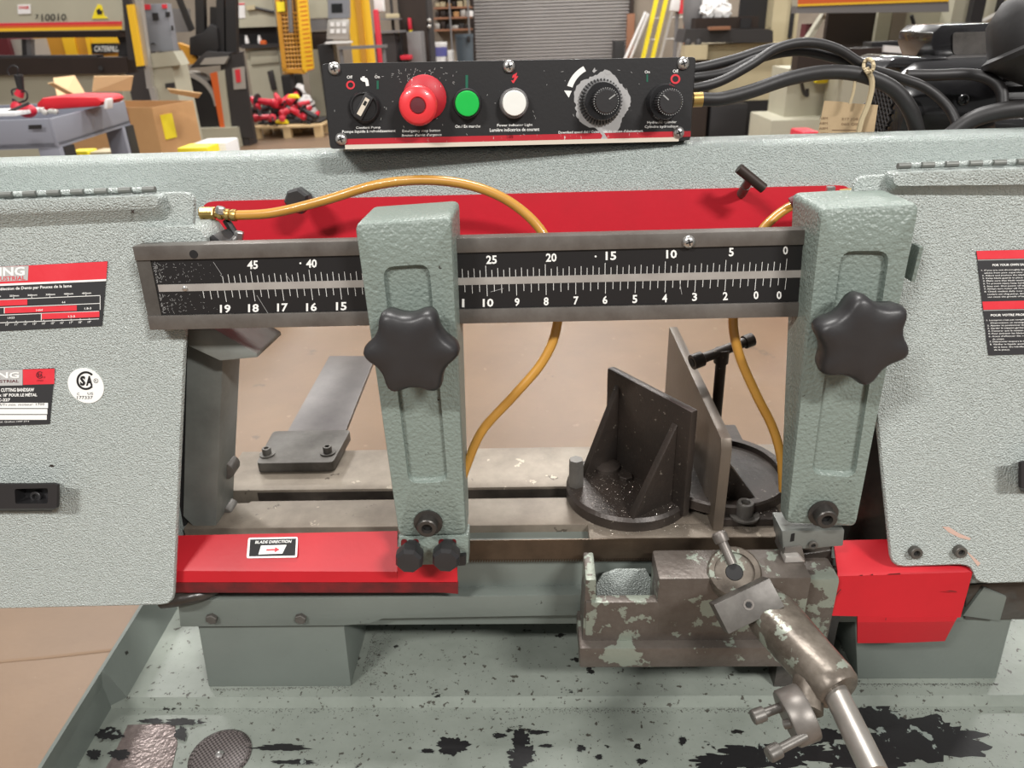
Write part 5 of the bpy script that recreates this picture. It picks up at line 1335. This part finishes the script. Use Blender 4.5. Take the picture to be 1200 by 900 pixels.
# --- CNC control and its rail
D = 8.0
cc_ = root('control_console', 398, D, 'grey machine control console with small screen and keypad', 'control console')
yp(cc_, 'screen_housing', 'grey_cabinet', [(384, 22), (408, 21.5), (407, -30), (383.5, -30)], D, .12, .01)
yp(cc_, 'display', 'screen', [(388.5, 15), (401.5, 14.5), (401, 4), (388.2, 4.5)], D - .005, .006)
yp(cc_, 'keypad', 'alu', [(382.5, 46), (408, 45.5), (409, 22.5), (384, 23)], D - .05, .05, .004)
for i in range(3):
    for j in range(2):
        x = 387 + i * 7; y = 26 + j * 8; yp(cc_, 'key', 'white_plastic', [(x, y + 5), (x + 4.5, y + 5), (x + 4.5, y), (x, y)], D - .06, .012)
yp(cc_, 'shelf', 'white_plastic', [(380, 51.5), (408, 50.5), (408, 48.5), (382, 49)], D - .1, .2)
bgp(cc_, 'console_leg', 'bg_black', 378, 52, 396, 190, D + .05, .15, True)
wm = root('wall_panel', 372, 12.4, 'pale beige machine enclosure behind the control console', 'machine')
bgp(wm, 'upper_box', 'beige_machine', 362, -60, 384, 21, 12.4, .4); bgp(wm, 'lower_box', 'beige_machine', 364, 58, 380, 190, 12.4, .5, True); bgp(wm, 'grey_box', 'grey_steel', 364, 22, 383, 36, 12.42, .4); bgp(wm, 'dark_box', 'brown_steel', 364, 37, 383, 58, 12.45, .4)
yc = root('yellow_column', 426, 8.6, 'wide yellow painted steel column behind the rail', 'column')
bgp(yc, 'column_face', 'yellow_paint', 414, -60, 440, 190, 8.6, .02, True); bgp(yc, 'column_web', 'cat_yellow', 424, -60, 430, 190, 8.56, .04, True)
gt = root('side_rail', 420, 7.9, 'long grey rail bar in front of the yellow column', 'rail')
yp(gt, 'bar', 'grey_steel', [(396, 58.5), (452, 56), (452, 52.5), (396, 54.5)], 7.9, .1)
for x in (399, 449): MB().cyl(Py(x, 56, 7.95), Vector((Py(x, 56, 7.95).x, 7.95, 0)), .02, n=8).build('leg', 'grey_steel', gt)
# clutter along the back
def simple(name, mt, px0, py0, px1, py1, D, dep, label, category, floor=True, bevel=.01, group=None):
    o = bb(px0, py0, px1, py1, D, dep, floor).build(name, mt, None, bevel=bevel); return tag(o, label, category, group)
bxs = root('work_bench', 462, 11.0, 'grey work bench with a pale box and drawers near the dark locker', 'bench')
bgp(bxs, 'bench_top', 'grey_steel', 444, 36, 468, 38.5, 11.0, .6); bgp(bxs, 'drawer_unit', 'charcoal', 452, 39, 467, 190, 11.05, .5, True); bgp(bxs, 'leg', 'bg_black', 444, 39, 446, 190, 11.05, .1, True)
simple('parts_bin', 'cream_machine', 452, 16, 465, 21.4, 11.52, .25, 'cream parts bin on the shelf above the bench', 'bin', False)
sh = root('parts_shelf', 462, 11.5, 'grey wall shelf carrying the cream parts bin', 'shelf'); bgp(sh, 'board', 'grey_steel', 446, 21.5, 466, 23, 11.5, .4); bgp(sh, 'upright', 'charcoal', 463, -60, 466, 190, 11.85, .05, True); bgp(sh, 'upright', 'charcoal', 446, -60, 448, 190, 11.9, .06, True)
lk = root('steel_locker', 489, 12.0, 'dark brown steel locker with a grey drawer box before it', 'locker'); bgp(lk, 'body', 'charcoal', 472, -80, 506, 190, 12.0, .6, True)
bgp(lk, 'door', 'brown_steel', 474, -70, 504, 180, 11.98, .03, True); 
for y in (24, 31): MB().ball(Py(503, y, 11.96), .03, 8).build('latch', 'alu', lk)
simple('drawer_box', 'grey_steel', 481, 37, 497, 190, 11.2, .4, 'plain grey steel drawer box before the locker', 'cabinet')
simple('red_rag', 'tool_red', 478, 21, 482, 35, 11.93, .05, 'red strap hanging on the locker front', 'strap', False)
simple('yellow_tag', 'bright_yellow', 479.5, 34.5, 483, 44, 11.94, .04, 'yellow tag hanging below the red strap', 'tag', False)
simple('hanging_jacket', 'white_plastic', 438, -10, 449, 14, 10.6, .15, 'white garment hung beside the yellow column', 'garment', False, .03)
simple('red_canister', 'tool_red', 437.5, 11, 443, 32, 10.4, .12, 'tall red canister beside the yellow column', 'canister', True, .02)
simple('red_tray', 'tool_red', 469, 65, 481, 70, 11.0, .3, 'low red tray below the bench', 'tray', False)
sp_ = root('storage_rack', 530, 14.2, 'brown storage rack full of small parts beside the roll-up door', 'rack')
bgp(sp_, 'back_panel', 'wall_paint', 508, -80, 553, 190, 14.6, .05, True)
for i, y in enumerate((-6, 8, 20, 34)): bgp(sp_, 'shelf', 'wood_brown', 508, y, 552, y + 2, 14.2, .4)
for x in (508, 530, 551): bgp(sp_, 'upright', 'grey_steel', x, -80, x + 1.6, 190, 14.18, .05, True)
rng = random.Random(7)
cols = ['cream_machine', 'brown_steel', 'grey_steel', 'white_plastic', 'wood_brown', 'alu', 'cardboard', 'charcoal']
nmc = {'cream_machine': 'cream', 'brown_steel': 'dark brown', 'grey_steel': 'grey', 'white_plastic': 'white', 'wood_brown': 'wood brown', 'alu': 'silver', 'cardboard': 'cardboard', 'charcoal': 'charcoal'}
for y in (8, 20, 34):
    x = 510
    while x < 547:
        wdt = rng.uniform(4, 8); hgt = rng.uniform(4, 9); cl = rng.choice(cols)
        bb(x, y - hgt, x + wdt, y - .1, 14.25, .25).build('parts_box', cl, None, bevel=.01)
        tag(bpy.context.scene.collection.objects[-1], nmc[cl] + ' small parts box on the storage rack shelves', 'box', nmc[cl] + ' boxes on the storage rack'); x += wdt + rng.uniform(.5, 2)
bk_t = root('paint_bucket', 514, 13.4, 'white bucket with a blue label on the floor before the rack', 'bucket')
px_ = Py(514, 60, 13.4).x; r0 = .14
MB().lathe([(r0 * .85, 0), (r0, Py(514, 53, 13.4).z), (r0 * 1.05, Py(514, 53, 13.4).z), (r0 * 1.05, Py(514, 49.5, 13.4).z), (r0 * .9, Py(514, 49.5, 13.4).z)], Vector((px_, 13.4, 0)), (0, 0, 1), 20).build('pail', 'white_plastic', bk_t)
MB().lathe([(r0 * 1.0, Py(514, 66, 13.4).z), (r0 * 1.015, Py(514, 55, 13.4).z)], Vector((px_, 13.4, 0)), (0, 0, 1), 20, False, False).build('label_band', mat('blue_label', c(90, 90, 150), .5), bk_t)
simple('white_box', 'white_plastic', 525, 59, 531, 80, 13.2, .2, 'small white carton beside the white bucket', 'box')
tbn = root('trash_bin', 543, 13.0, 'blue-grey round trash bin with rim beside the roll-up door', 'trash bin')
zt_ = Py(543, 40, 13.0).z; rbn = (Py(554, 45, 13).x - Py(532, 45, 13).x) / 2; o = Vector((Py(543, 45, 13).x, 13.0 + rbn, 0))
MB().lathe([(rbn * .78, 0), (rbn * .95, zt_ - .06), (rbn, zt_ - .06), (rbn, zt_), (rbn * .92, zt_), (rbn * .88, zt_ - .1)], o, (0, 0, 1), 28).build('bin_body', 'bin_blue', tbn)
MB().box((o.x + rbn * .4, 13.0 - .05, zt_ - .12), (o.x + rbn * .75, 13.02, zt_ - .03)).build('bin_handle', 'bg_black', tbn, bevel=.01)
# leaning things right of the door
def lean(name, x0_, y0_, x1_, y1_, D, wpx, mt, label, category, group=None, rungs=0):
    a, b = Py(x1_, y1_, D), Py(x0_, y0_, D)
    d = (a - b); b = b + d * ((0 - b.z) / d.z) if d.z else b                # down to the floor
    rt_ = root(name, x0_, D, label, category, group) if rungs else None
    wv_ = wpx * D * .95 / F
    if not rungs:
        o = MB().cyl(b, a, wv_ / 2, n=8).build(name, mt); return tag(o, label, category, group)
    sep = Vector((rungs, 0, 0))
    for k in (0, 1):
        dd = sep * k; m = MB()
        m.loft([[p_ + dd + Vector((x, y, 0)) for x, y in ((-wv_ / 2, -.03), (wv_ / 2, -.03), (wv_ / 2, .03), (-wv_ / 2, .03))] for p_ in (b, a)]); m.build('side_rail', mt, rt_)
    n = int((a - b).length / .3)
    for i in range(1, n):
        p_ = b.lerp(a, i / n); MB().cyl(p_, p_ + sep, .016, n=6).build('rung', 'alu', rt_)
    return rt_
lean('white_pole', 734, 66, 757, 14, 13.6, 3.4, 'white_plastic', 'white plastic pole leaning beside the roll-up door', 'pole', 'white poles by the door')
lean('white_pole', 740, 66, 760, 16, 13.7, 3.0, 'white_plastic', 'white plastic pole leaning beside the roll-up door', 'pole', 'white poles by the door')
lean('step_ladder', 754, 66, 776, -30, 13.9, 4.5, 'bright_yellow', 'yellow fibreglass ladder leaning behind the white poles', 'ladder', None, .16)
lean('alu_ladder', 774, 66, 792, -5, 13.8, 3, 'alu', 'grey aluminium ladder leaning beside the orange post', 'ladder', None, .28)
lean('orange_post', 802.5, 60, 803, -60, 12.5, 3.5, 'wood_brown', 'brown upright post beside the aluminium ladder', 'post')
lt_ = root('red_white_drum', 793, 13.0, 'white drum with a red back on a stand above the ladders', 'drum')
yp(lt_, 'drum', 'white_plastic', [(786, 13), (796, 14), (799, -2), (790, -6)], 13.0, .2, .03); yp(lt_, 'red_back', 'red_print', [(796, 16), (801, 16), (800, -4), (798, -4)], 13.0, .2); MB().cyl(Py(794, 10, 13.1), Vector((Py(794, 10, 13.1).x, 13.1, 0)), .03, n=8).build('stand', 'grey_steel', lt_)
simple('low_cart', 'bg_black', 720, 48, 732, 62, 14.3, .4, 'dark low cart standing before the roll-up door', 'cart')
simple('rough_board', 'wood_brown', 735, 16, 744, 30, 14.9, .1, 'brown board leaning on the wall beside the door', 'board')
# --- right-hand machines
D = 7.2
rl = root('lathe', 860, D, 'cream lathe with dark bed and headstock, seen above the cables', 'lathe')
bgp(rl, 'cream_bed', 'cream_machine', 826, 51, 912, 120, D, .5, True)
yp(rl, 'carriage', 'charcoal', [(800, 50), (906, 50), (906, 36), (900, 34), (804, 34)], D - .1, .4); bgp(rl, 'rail', 'brown_steel', 815, 20, 889, 34, D + .05, .3); bgp(rl, 'slot_block', 'bg_black', 868, 21, 880, 33, D + .03, .05)
bgp(rl, 'vice_block', 'wood_brown', 832, 31, 856, 35, D - .15, .1)
bgp(rl, 'splash_panel', 'bg_black', 866, -60, 903, 36, D + .4, .03); bgp(rl, 'column', 'cream_machine', 902, -60, 932, 100, D + .2, .4, True); bgp(rl, 'conduit', 'bg_black', 926, -60, 930.5, 45, D + .18, .03)
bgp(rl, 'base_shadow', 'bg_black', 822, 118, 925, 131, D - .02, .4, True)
bgp(rl, 'coolant_box', 'cream_machine', 803, 53, 829, 70, D - .2, .2)
for x in (806, 818): MB().lathe([(.03, 0), (.03, .03), (.015, .05)], Py(x, 53, D - .1), (0, 0, 1), 10).build('box_cap', 'charcoal', rl)
MB().box((Py(804, 70, D).x, D - .19, 0), (Py(828, 70, D).x, D - .02, Py(815, 70, D).z)).build('box_stand', 'brown_steel', rl)
m = MB(); m.ball(Py(838, 9, D + .2), .11, 12, (1.2, .5, 1.0)); m.ball(Py(848, 13, D + .15), .07, 10, (1, .6, 1)); m.ball(Py(829, 14, D + .15), .06, 10, (1, .6, .9)); m.v = [v_ + Vector((rng.uniform(-1, 1), rng.uniform(-1, 1), rng.uniform(-1, 1))) * .018 for v_ in m.v]; tag(m.build('plastic_sheet', 'white_plastic'), 'crumpled white plastic sheet on the dark lathe rail', 'plastic sheet')
m = MB(); m.ball(Py(815, 12, D + .3), .14, 10, (.8, .5, 1.8)); tag(m.build('grey_cover', 'grey_steel'), 'grey fabric cover hanging over the end of the lathe', 'cover')
simple('floor_box', 'bg_black', 833, 122, 876, 138, 7.0, .3, 'low black box on the floor under the cream lathe', 'box')
cl = root('machine_column', 930, 5.6, 'pale green-beige machine column on a stepped foot', 'machine')
bgp(cl, 'column_body', 'beige_machine', 921, 80, 986, 150, 5.6, .4, True); 
q = [Py(x, y, 5.5) for x, y in ((903, 160), (990, 172), (990, 150), (903, 137))]; MB().box((Py(903, 150, 5.45).x, 5.45, 0), (Py(990, 150, 5.45).x, 6.0, Py(930, 140, 5.45).z)).build('foot', 'beige_machine', cl, bevel=.01)
MB().tube([Py(x, y, 5.55) for x, y in ((934, 70), (938, 90), (942, 108), (946, 112), (946, 104))], .012, 6, 4).build('hose_hook', 'charcoal', cl)
simple('yellow_fitting', 'bright_yellow', 958, 72, 973, 98, 5.5, .08, 'yellow hose fitting on the pale machine column', 'fitting', False, .02)
D = 5.2
rb = root('press_brake', 1020, D, 'beige press brake with yellow edge stripe and dark throat, behind the cables', 'press brake')
yp(rb, 'ram', 'beige_machine', [(935, 7), (1112, 1), (1112, -120), (935, -120)], D, .12)
yp(rb, 'orange_stripe', 'orange_paint', [(935, 5), (1112, -1.5), (1112, -8), (935, -2)], D - .004, .004); yp(rb, 'yellow_stripe', 'yellow_paint', [(935, 7.5), (1112, 1.5), (1112, -1.5), (935, 5)], D - .005, .004)
yp(rb, 'upper_die', 'grey_steel', [(933, 15.5), (1112, 14), (1112, 1.5), (933, 7.5)], D + .01, .1)
bgp(rb, 'throat', 'brown_steel', 968, 14, 1032, 62, D + .5, .05)
for x0_, x1_ in ((1027, 1043), (1044, 1060), (1060, 1112)): bgp(rb, 'rear_panel', 'beige_machine' if x0_ != 1044 else 'wall_paint', x0_, 14, x1_, 50, D + .45, .04)
yp(rb, 'arm', 'beige_machine', [(947, 44), (953, 44), (968, 20), (966, 16)], D + .1, .08); bgp(rb, 'red_box', 'maroon', 944, 28, 953, 44, D + .2, .1)
bgp(rb, 'bed_beam', 'brown_steel', 935, 56, 1112, 80, D, .12); bgp(rb, 'bed_edge', 'bg_black', 1022, 48, 1112, 56, D + .1, .15); bgp(rb, 'lower_body', 'beige_machine', 985, 78, 1112, 190, D + .05, .3, True)
bgp(rb, 'side_frame', 'beige_machine', 1104, -100, 1135, 190, D + .3, .5, True); bgp(rb, 'side_post', 'bg_black', 1138, -60, 1152, 40, D + .2, .06)
MB().tube([Py(x, y, D + .3) for x, y in ((1068, 18), (1072, 32), (1076, 48))], .012, 6, 3).build('cable', 'bg_black', rb)
pp_ = root('note_pad', 1060, D - .05, 'white paper pad lying on the press brake bed behind the motor', 'paper')
yp(pp_, 'pad', 'white_plastic', [(1036, 61), (1062, 63), (1062, 55), (1037, 53)], D - .04, .03); yp(pp_, 'pad', 'white_plastic', [(1063, 63), (1095, 62), (1095, 56), (1063, 56)], D - .04, .03)
bwm = root('panel_wall', 1170, 6.6, 'beige machine enclosure with dark conduits behind the terminal box', 'machine')
bgp(bwm, 'enclosure', 'beige_machine', 1110, -100, 1290, 190, 6.6, .4, True); bgp(bwm, 'conduit', 'bg_black', 1168, -60, 1173, 40, 6.55, .05)
MB().tube([Py(x, y, 6.5) for x, y in ((1150, 26), (1175, 14), (1205, 2))], .02, 8, 3).build('pipe', 'alu', bwm)
# --- cardboard box
D = 4.6
ct = root('cardboard_box', 150, D, 'large open cardboard box with yellow label and raised flaps', 'cardboard box')
zbx = Py(178, 126, D).z
A_ = Vector((Py(178, 126, D).x, D, zbx)); Bx = Py(60, 112, D + .25); Cx = Py(226, 117, D + .42)
e1 = Vector((Bx.x - A_.x, .22, 0)); e2 = Vector((Cx.x - A_.x, .42, 0)); zb0 = .06
def wallp(p, q, m_name, nm='side_panel', th_=.008):
    nn = Vector(((q - p).y, -(q - p).x, 0)).normalized() * th_
    return MB().loft([[Vector((a.x, a.y, zb0)) for a in (p, q, q - nn, p - nn)], [Vector((a.x, a.y, zbx)) for a in (p, q, q - nn, p - nn)]]).build(nm, m_name, ct)
wallp(A_ + e1, A_, 'cardboard'); fr_ = wallp(A_, A_ + e2, 'cardboard'); wallp(A_ + e2, A_ + e1 + e2, 'cardboard'); wallp(A_ + e1 + e2, A_ + e1, 'cardboard')
MB().loft([[Vector((a.x, a.y, z_)) for a in (A_, A_ + e2, A_ + e1 + e2, A_ + e1)] for z_ in (0, .08)]).build('box_bottom', 'cardboard', ct)
def flap(pts, mt='cardboard_in'):
    v_ = (pts[1] - pts[0]).cross(pts[2] - pts[0]).normalized() * .006
    MB().prism(pts, v_).build('flap', mt, ct)
fl2 = A_ + e2 * .12; fl3 = A_ + e2 * .9
flap([Py(200, 108, D + .1), Py(232, 114, D + .3), Py(236, 108.5, D + .05), Py(196, 103, D - .05)])
flap([A_ + e1 + e2 * .15, A_ + e1 + e2 * .8, Py(87, 89, D + .65), Py(62, 92, D + .5)]); flap([Py(108, 107, D + .55), Py(153, 106, D + .7), Py(156, 88.5, D + .68), Py(110, 89, D + .55)]); flap([Py(62, 96, D + .1), Py(56, 97, D + .1), Py(82, 112, D + .25), Py(88, 110, D + .3)])
q0 = A_ + e2 * .16; nn = Vector((e2.y, -e2.x, 0)).normalized() * .006
pz = lambda t, px, py: None
l0, l1 = A_ + e2 * .14, A_ + e2 * .40
yl = MB().loft([[Vector((l0.x, l0.y, zbx - .19)) + nn * k, Vector((l1.x, l1.y, zbx - .19)) + nn * k, Vector((l1.x, l1.y, zbx - .05)) + nn * k, Vector((l0.x, l0.y, zbx - .05)) + nn * k] for k in (0, 1)]).build('yellow_label', 'bright_yellow', ct)
l0, l1 = A_ + e1 * .33, A_ + e1 * .24; nn = Vector((-e1.y, e1.x, 0)).normalized() * .006
if nn.y > 0: nn = -nn
MB().loft([[Vector((l0.x, l0.y, zbx - .16)) + nn * k, Vector((l1.x, l1.y, zbx - .16)) + nn * k, Vector((l1.x, l1.y, zbx - .0)) + nn * k, Vector((l0.x, l0.y, zbx - .0)) + nn * k] for k in (0, 1)]).build('tape', 'wood_brown', ct)
# --- grey plastic utility cart with tools
D = 3.0
cr = Py(59, 139, D); zr = cr.z
q2 = Pz(146, 118, zr - CH)
cart = thing('utility_cart', Vector((cr.x, D, 0)), 'grey plastic utility cart with a deep tray and black-backed legs', 'cart')
es_ = Vector((q2.x - cr.x, q2.y - cr.y, 0)); ef = Vector((-.75, -.03, 0))
hr = .11
def wq(p, q, z0_, z1_, mt, nm, th_=.012, par=cart):
    nn = Vector((-(q - p).y, (q - p).x, 0)).normalized() * th_
    return MB().loft([[Vector((a.x, a.y, z_)) for a in (p, q, q + nn, p + nn)] for z_ in (z0_, z1_)]).build(nm, mt, par, bevel=.003)
wq(cr + ef, cr, zr - hr, zr, 'cart_grey', 'tray_side'); wq(cr, cr + es_, zr - hr * .95, zr, 'cart_grey', 'tray_side'); wq(cr + es_, cr + es_ + ef, zr - hr, zr, 'cart_grey', 'tray_side'); wq(cr + es_ + ef, cr + ef, zr - hr, zr, 'cart_grey', 'tray_side')
MB().loft([[Vector((a.x, a.y, z_)) for a in (cr, cr + es_, cr + es_ + ef, cr + ef)] for z_ in (zr - hr, zr - hr + .02)]).build('tray_floor', 'cart_grey', cart)
MB().loft([[Vector((a.x, a.y, z_)) for a in (cr, cr + es_, cr + es_ + ef, cr + ef)] for z_ in (.2, .24)]).build('lower_shelf', 'cart_grey', cart)
for p_, sx in ((cr, 1), (cr + es_ * .86, 1), (cr + ef, 0), (cr + ef + es_ * .86, 0)):
    d_ = Vector((-.085, 0, 0)) if sx else Vector((.085, 0, 0))
    lg = MB().loft([[Vector((p_.x + x_, p_.y + y_, z_)) for x_, y_ in ((0, 0), (d_.x, 0), (d_.x, .03), (0, .03))] for z_ in (.05, zr - hr)]).build('leg', 'cart_grey', cart, bevel=.004)
    MB().loft([[Vector((p_.x + x_, p_.y + .03 + y_, z_)) for x_, y_ in ((.002, 0), (.002, .075), (-.01, .075), (-.01, 0))] for z_ in (.05, zr - hr)]).build('leg_inside', 'bg_black', lg)
    MB().lathe([(.05, -.015), (.05, .015)], Vector((p_.x + d_.x / 2, p_.y + .02, .05)), (1, 0, 0), 16).build('caster', 'rubber', cart)
bd_ = MB().prism([Py(x, y, D - .02) for x, y in ((34, 151.5), (49, 151), (49, 146), (34, 146.5))], (0, -.004, 0)).build('badge', 'bg_black', cart)
# red bag and tools on the cart
m = MB(); zc0 = zr - hr + .02
q = [Py(x, y, D + .3) for x, y in ((43, 130), (115, 125), (121, 119), (113, 113.5), (72, 113), (48, 115), (42, 121))]
m.prism(q, (0, .2, 0)); tag(m.build('tool_bag', 'bag_red', bevel=.02), 'flat red tool bag lying in the grey cart', 'bag')
dr2 = thing('impact_wrench', Vector((Py(25, 134, D + .2).x, D + .2, zc0)), 'red and black impact tool with a coiled cord in the grey cart', 'power tool')
m = MB(); q = lambda x, y, dy=0: Py(x, y, D + .2 + dy)
m.cyl(q(25, 108), q(22, 90), .012, .017, 14); m.lathe([(.017, 0), (.017, .008)], q(22, 90), (0, 0, 1), 12); m.build('handle', 'bg_black', dr2)
m = MB(); m.cyl(q(22, 112), q(25, 104), .018, .012, 12); m.ball(q(32, 130), .034, 12, (1.15, .8, .8)); m.ball(q(20, 126), .025, 10, (1, .8, 1)); m.build('body', 'tool_red', dr2)
m = MB(); m.tube([q(15, 112), q(14, 106), q(22, 104), q(31, 108), q(31, 117), q(22, 120), q(15, 116), q(18, 122), q(28, 118)], .0035, 8, 6); m.tube([q(11, 89), q(9, 82), q(14, 77), q(21, 80), q(20, 92)], .003, 6, 5); m.build('cord', 'bg_black', dr2)
m = MB(); m.tube([q(5, 133, -.05), q(20, 127, -.05), q(34, 121, -.05)], .006, 8, 3); tag(m.build('pry_bar', 'charcoal'), 'dark straight bar lying over the red tools in the cart', 'bar')
for x, y in ((48, 129), (52, 132), (59, 130.5), (64, 131)):
    o = MB().cyl(q(x, y, -.08), q(x + 2, y, -.02), .010, n=10).build('socket', 'alu', None, bevel=.001); tag(o, 'small shiny socket lying in the corner of the grey cart', 'socket', 'sockets in the cart')
o = MB().prism([q(x, y, .1) for x, y in ((121, 128), (126, 128), (126, 116), (122, 115.5))], (0, .05, 0)).build('rag', 'white_plastic', None, bevel=.008); tag(o, 'crumpled white rag by the red bag in the cart', 'rag')
simple('folder', 'white_plastic', -40, 132.5, 18, 137, D + .08, .2, 'white papers in the near corner of the grey cart', 'papers', False, .002)
# --- items low behind the box
wt_ = root('work_table', 170, 3.92, 'low steel work table between the saw and the cardboard box', 'table')
tx0, tx1 = Py(60, 180, 3.9).x, Py(290, 180, 4.2).x; ZW = .60
MB().box((tx0, 3.92, ZW - .03), (tx1, 4.55, ZW)).build('table_top', 'grey_steel', wt_)
for x_ in (tx0, tx1 - .05):
    for y_ in (3.92, 4.50): MB().box((x_, y_, 0), (x_ + .05, y_ + .05, ZW - .03)).build('leg', 'grey_steel', wt_)
def ontable(name, mt_, px0, py0, px1, D_, dep, label, category):
    a = Py(px0, py0, D_); b = Py(px1, py0, D_)
    tag(MB().box((a.x, D_, ZW), (b.x, D_ + dep, a.z)).build(name, mt_, None, bevel=.008), label, category)
ontable('yellow_case', 'bright_yellow', 207, 173.5, 243, 4.0, .16, 'yellow case on the work table beside the cardboard box', 'case')
ontable('paper_stack', 'white_plastic', 226, 168, 264, 4.25, .2, 'stack of white papers on the work table behind the yellow case', 'papers')
ontable('yellow_pad', 'bright_yellow', 80, 177.5, 102, 3.95, .1, 'yellow pad on the work table seen under the grey cart', 'pad')
ontable('paper_box', 'cream_machine', 103, 178.5, 132, 3.97, .15, 'cream carton on the work table beside the yellow pad', 'box')
simple('red_mat', 'tool_red', 940, 155, 962, 170, 4.2, .2, 'low red block on the floor before the beige column', 'block')
# --- pallet of red tools
D = 9.0
pa = Pz(297, 163, -CH); pbr = Pz(377, 161, -CH); D = pa.y
pw = pbr.x - pa.x
pal = thing('pallet', Vector((pa.x + pw / 2, D, 0)), 'pale wooden pallet carrying red power tools', 'pallet')
hh = .13
for i in range(3):
    x = pa.x + i * (pw - .1) / 2
    for j in range(3): MB().box((x, D + j * .42, 0), (x + .1, D + .1 + j * .42, hh)).build('block', 'pallet_wood', pal)
for i in range(7): MB().box((pa.x, D + i * .145 - .01, hh), (pa.x + pw, D + i * .145 + .10, hh + .025)).build('deck_board', 'pallet_wood', pal)
rng = random.Random(3)
z0 = hh + .026
def tool(i, px, py, s_, mt, nm, lab, shape):
    p_ = Py(px, py, D + .25 + rng.uniform(-.15, .4))
    t_ = thing(nm, Vector((p_.x, p_.y, z0)), lab, 'power tool', 'red tools on the pallet')
    a = rng.uniform(0, 3.1); d = Vector((math.cos(a), math.sin(a) * .6, rng.uniform(-.2, .5))).normalized()
    m = MB(); m.tube([p_ - d * s_, p_, p_ + d * s_], [s_ * .42, s_ * .30], 9, 2); m.ball(p_ - d * s_ * .7, s_ * .45, 8); m.build('housing', mt, t_)
    if shape == 1: MB().lathe([(s_ * .7, 0), (s_ * .7, s_ * .08)], p_ + d * s_ * 1.2, d, 16).build('disc', 'charcoal', t_)
    if shape == 2: MB().box(p_ - Vector((1, 1, 1.6)) * s_ * .45, p_ + Vector((.6, .6, -.9)) * s_ * .5).build('battery', 'bg_black' if mt == 'tool_red' else 'tool_red', t_, bevel=.01)
    if shape == 3: MB().tube([p_ - d * s_, p_ - d * s_ * 1.6 + Vector((0, -.05, -.05)), p_ + Vector((.1, -.1, -.08))], .012, 6, 4).build('cord', 'bg_black', t_)
    m = MB(); m.tube([p_, p_ + Vector((rng.uniform(-.5, .5), -.2, -.5)) * s_, p_ + Vector((rng.uniform(-.8, .8), -.3, -.75)) * s_], s_ * .2, 8, 3); m.build('grip', 'bg_black', t_)
    m = MB(); m.cyl(p_ + d * s_, p_ + d * s_ * 1.5, s_ * .14, n=8); m.build('spindle', 'grey_steel' if i % 2 else 'bg_black', t_)
sp = [(286, 122, .12), (290, 133, .13), (300, 130, .10), (299, 121, .11), (309, 128, .12), (314, 120, .13), (322, 124, .12), (328, 131, .12), (334, 118, .13), (337, 130, .12), (345, 124, .11), (350, 133, .12), (357, 130, .11), (364, 134, .1), (307, 138, .12), (318, 139, .11), (340, 141, .12), (330, 140, .1), (296, 130, .1), (303, 132, .11), (325, 115, .11), (343, 115, .11), (312, 133, .1), (355, 122, .1), (370, 136, .09)]
for i, (x, y, s_) in enumerate(sp):
    tool(i, x, y, s_, 'tool_red' if i % 3 != 1 else 'bg_black', 'power_tool', ('red cased ' if i % 3 != 1 else 'black cased ') + ('power tool without attachments', 'grinder with a dark disc', 'drill with a battery block', 'power tool with a looped cord')[i % 4] + ' in the heap on the pallet', i % 4)
for x, y, s_ in ((343, 113, 7), (329, 143, 8)):
    o = MB().prism([Py(a, b, D + .1) for a, b in ((x - s_, y + 2), (x + s_, y + 2.5), (x + s_ - 3, y - 2), (x - s_ + 2, y - 2))], (0, .1, .0)).build('yellow_tool_case', 'bright_yellow', None, bevel=.01); tag(o, 'yellow flat case among the red tools on the pallet', 'case', 'yellow cases on the pallet')
bx_ = MB().box((pa.x + pw * .1, D + .2, z0), (pa.x + pw * .95, D + .8, z0 + .03)).build('tool_tray', 'bg_black', None, bevel=.02); tag(bx_, 'dark tray under the heap of red tools on the pallet', 'tray')
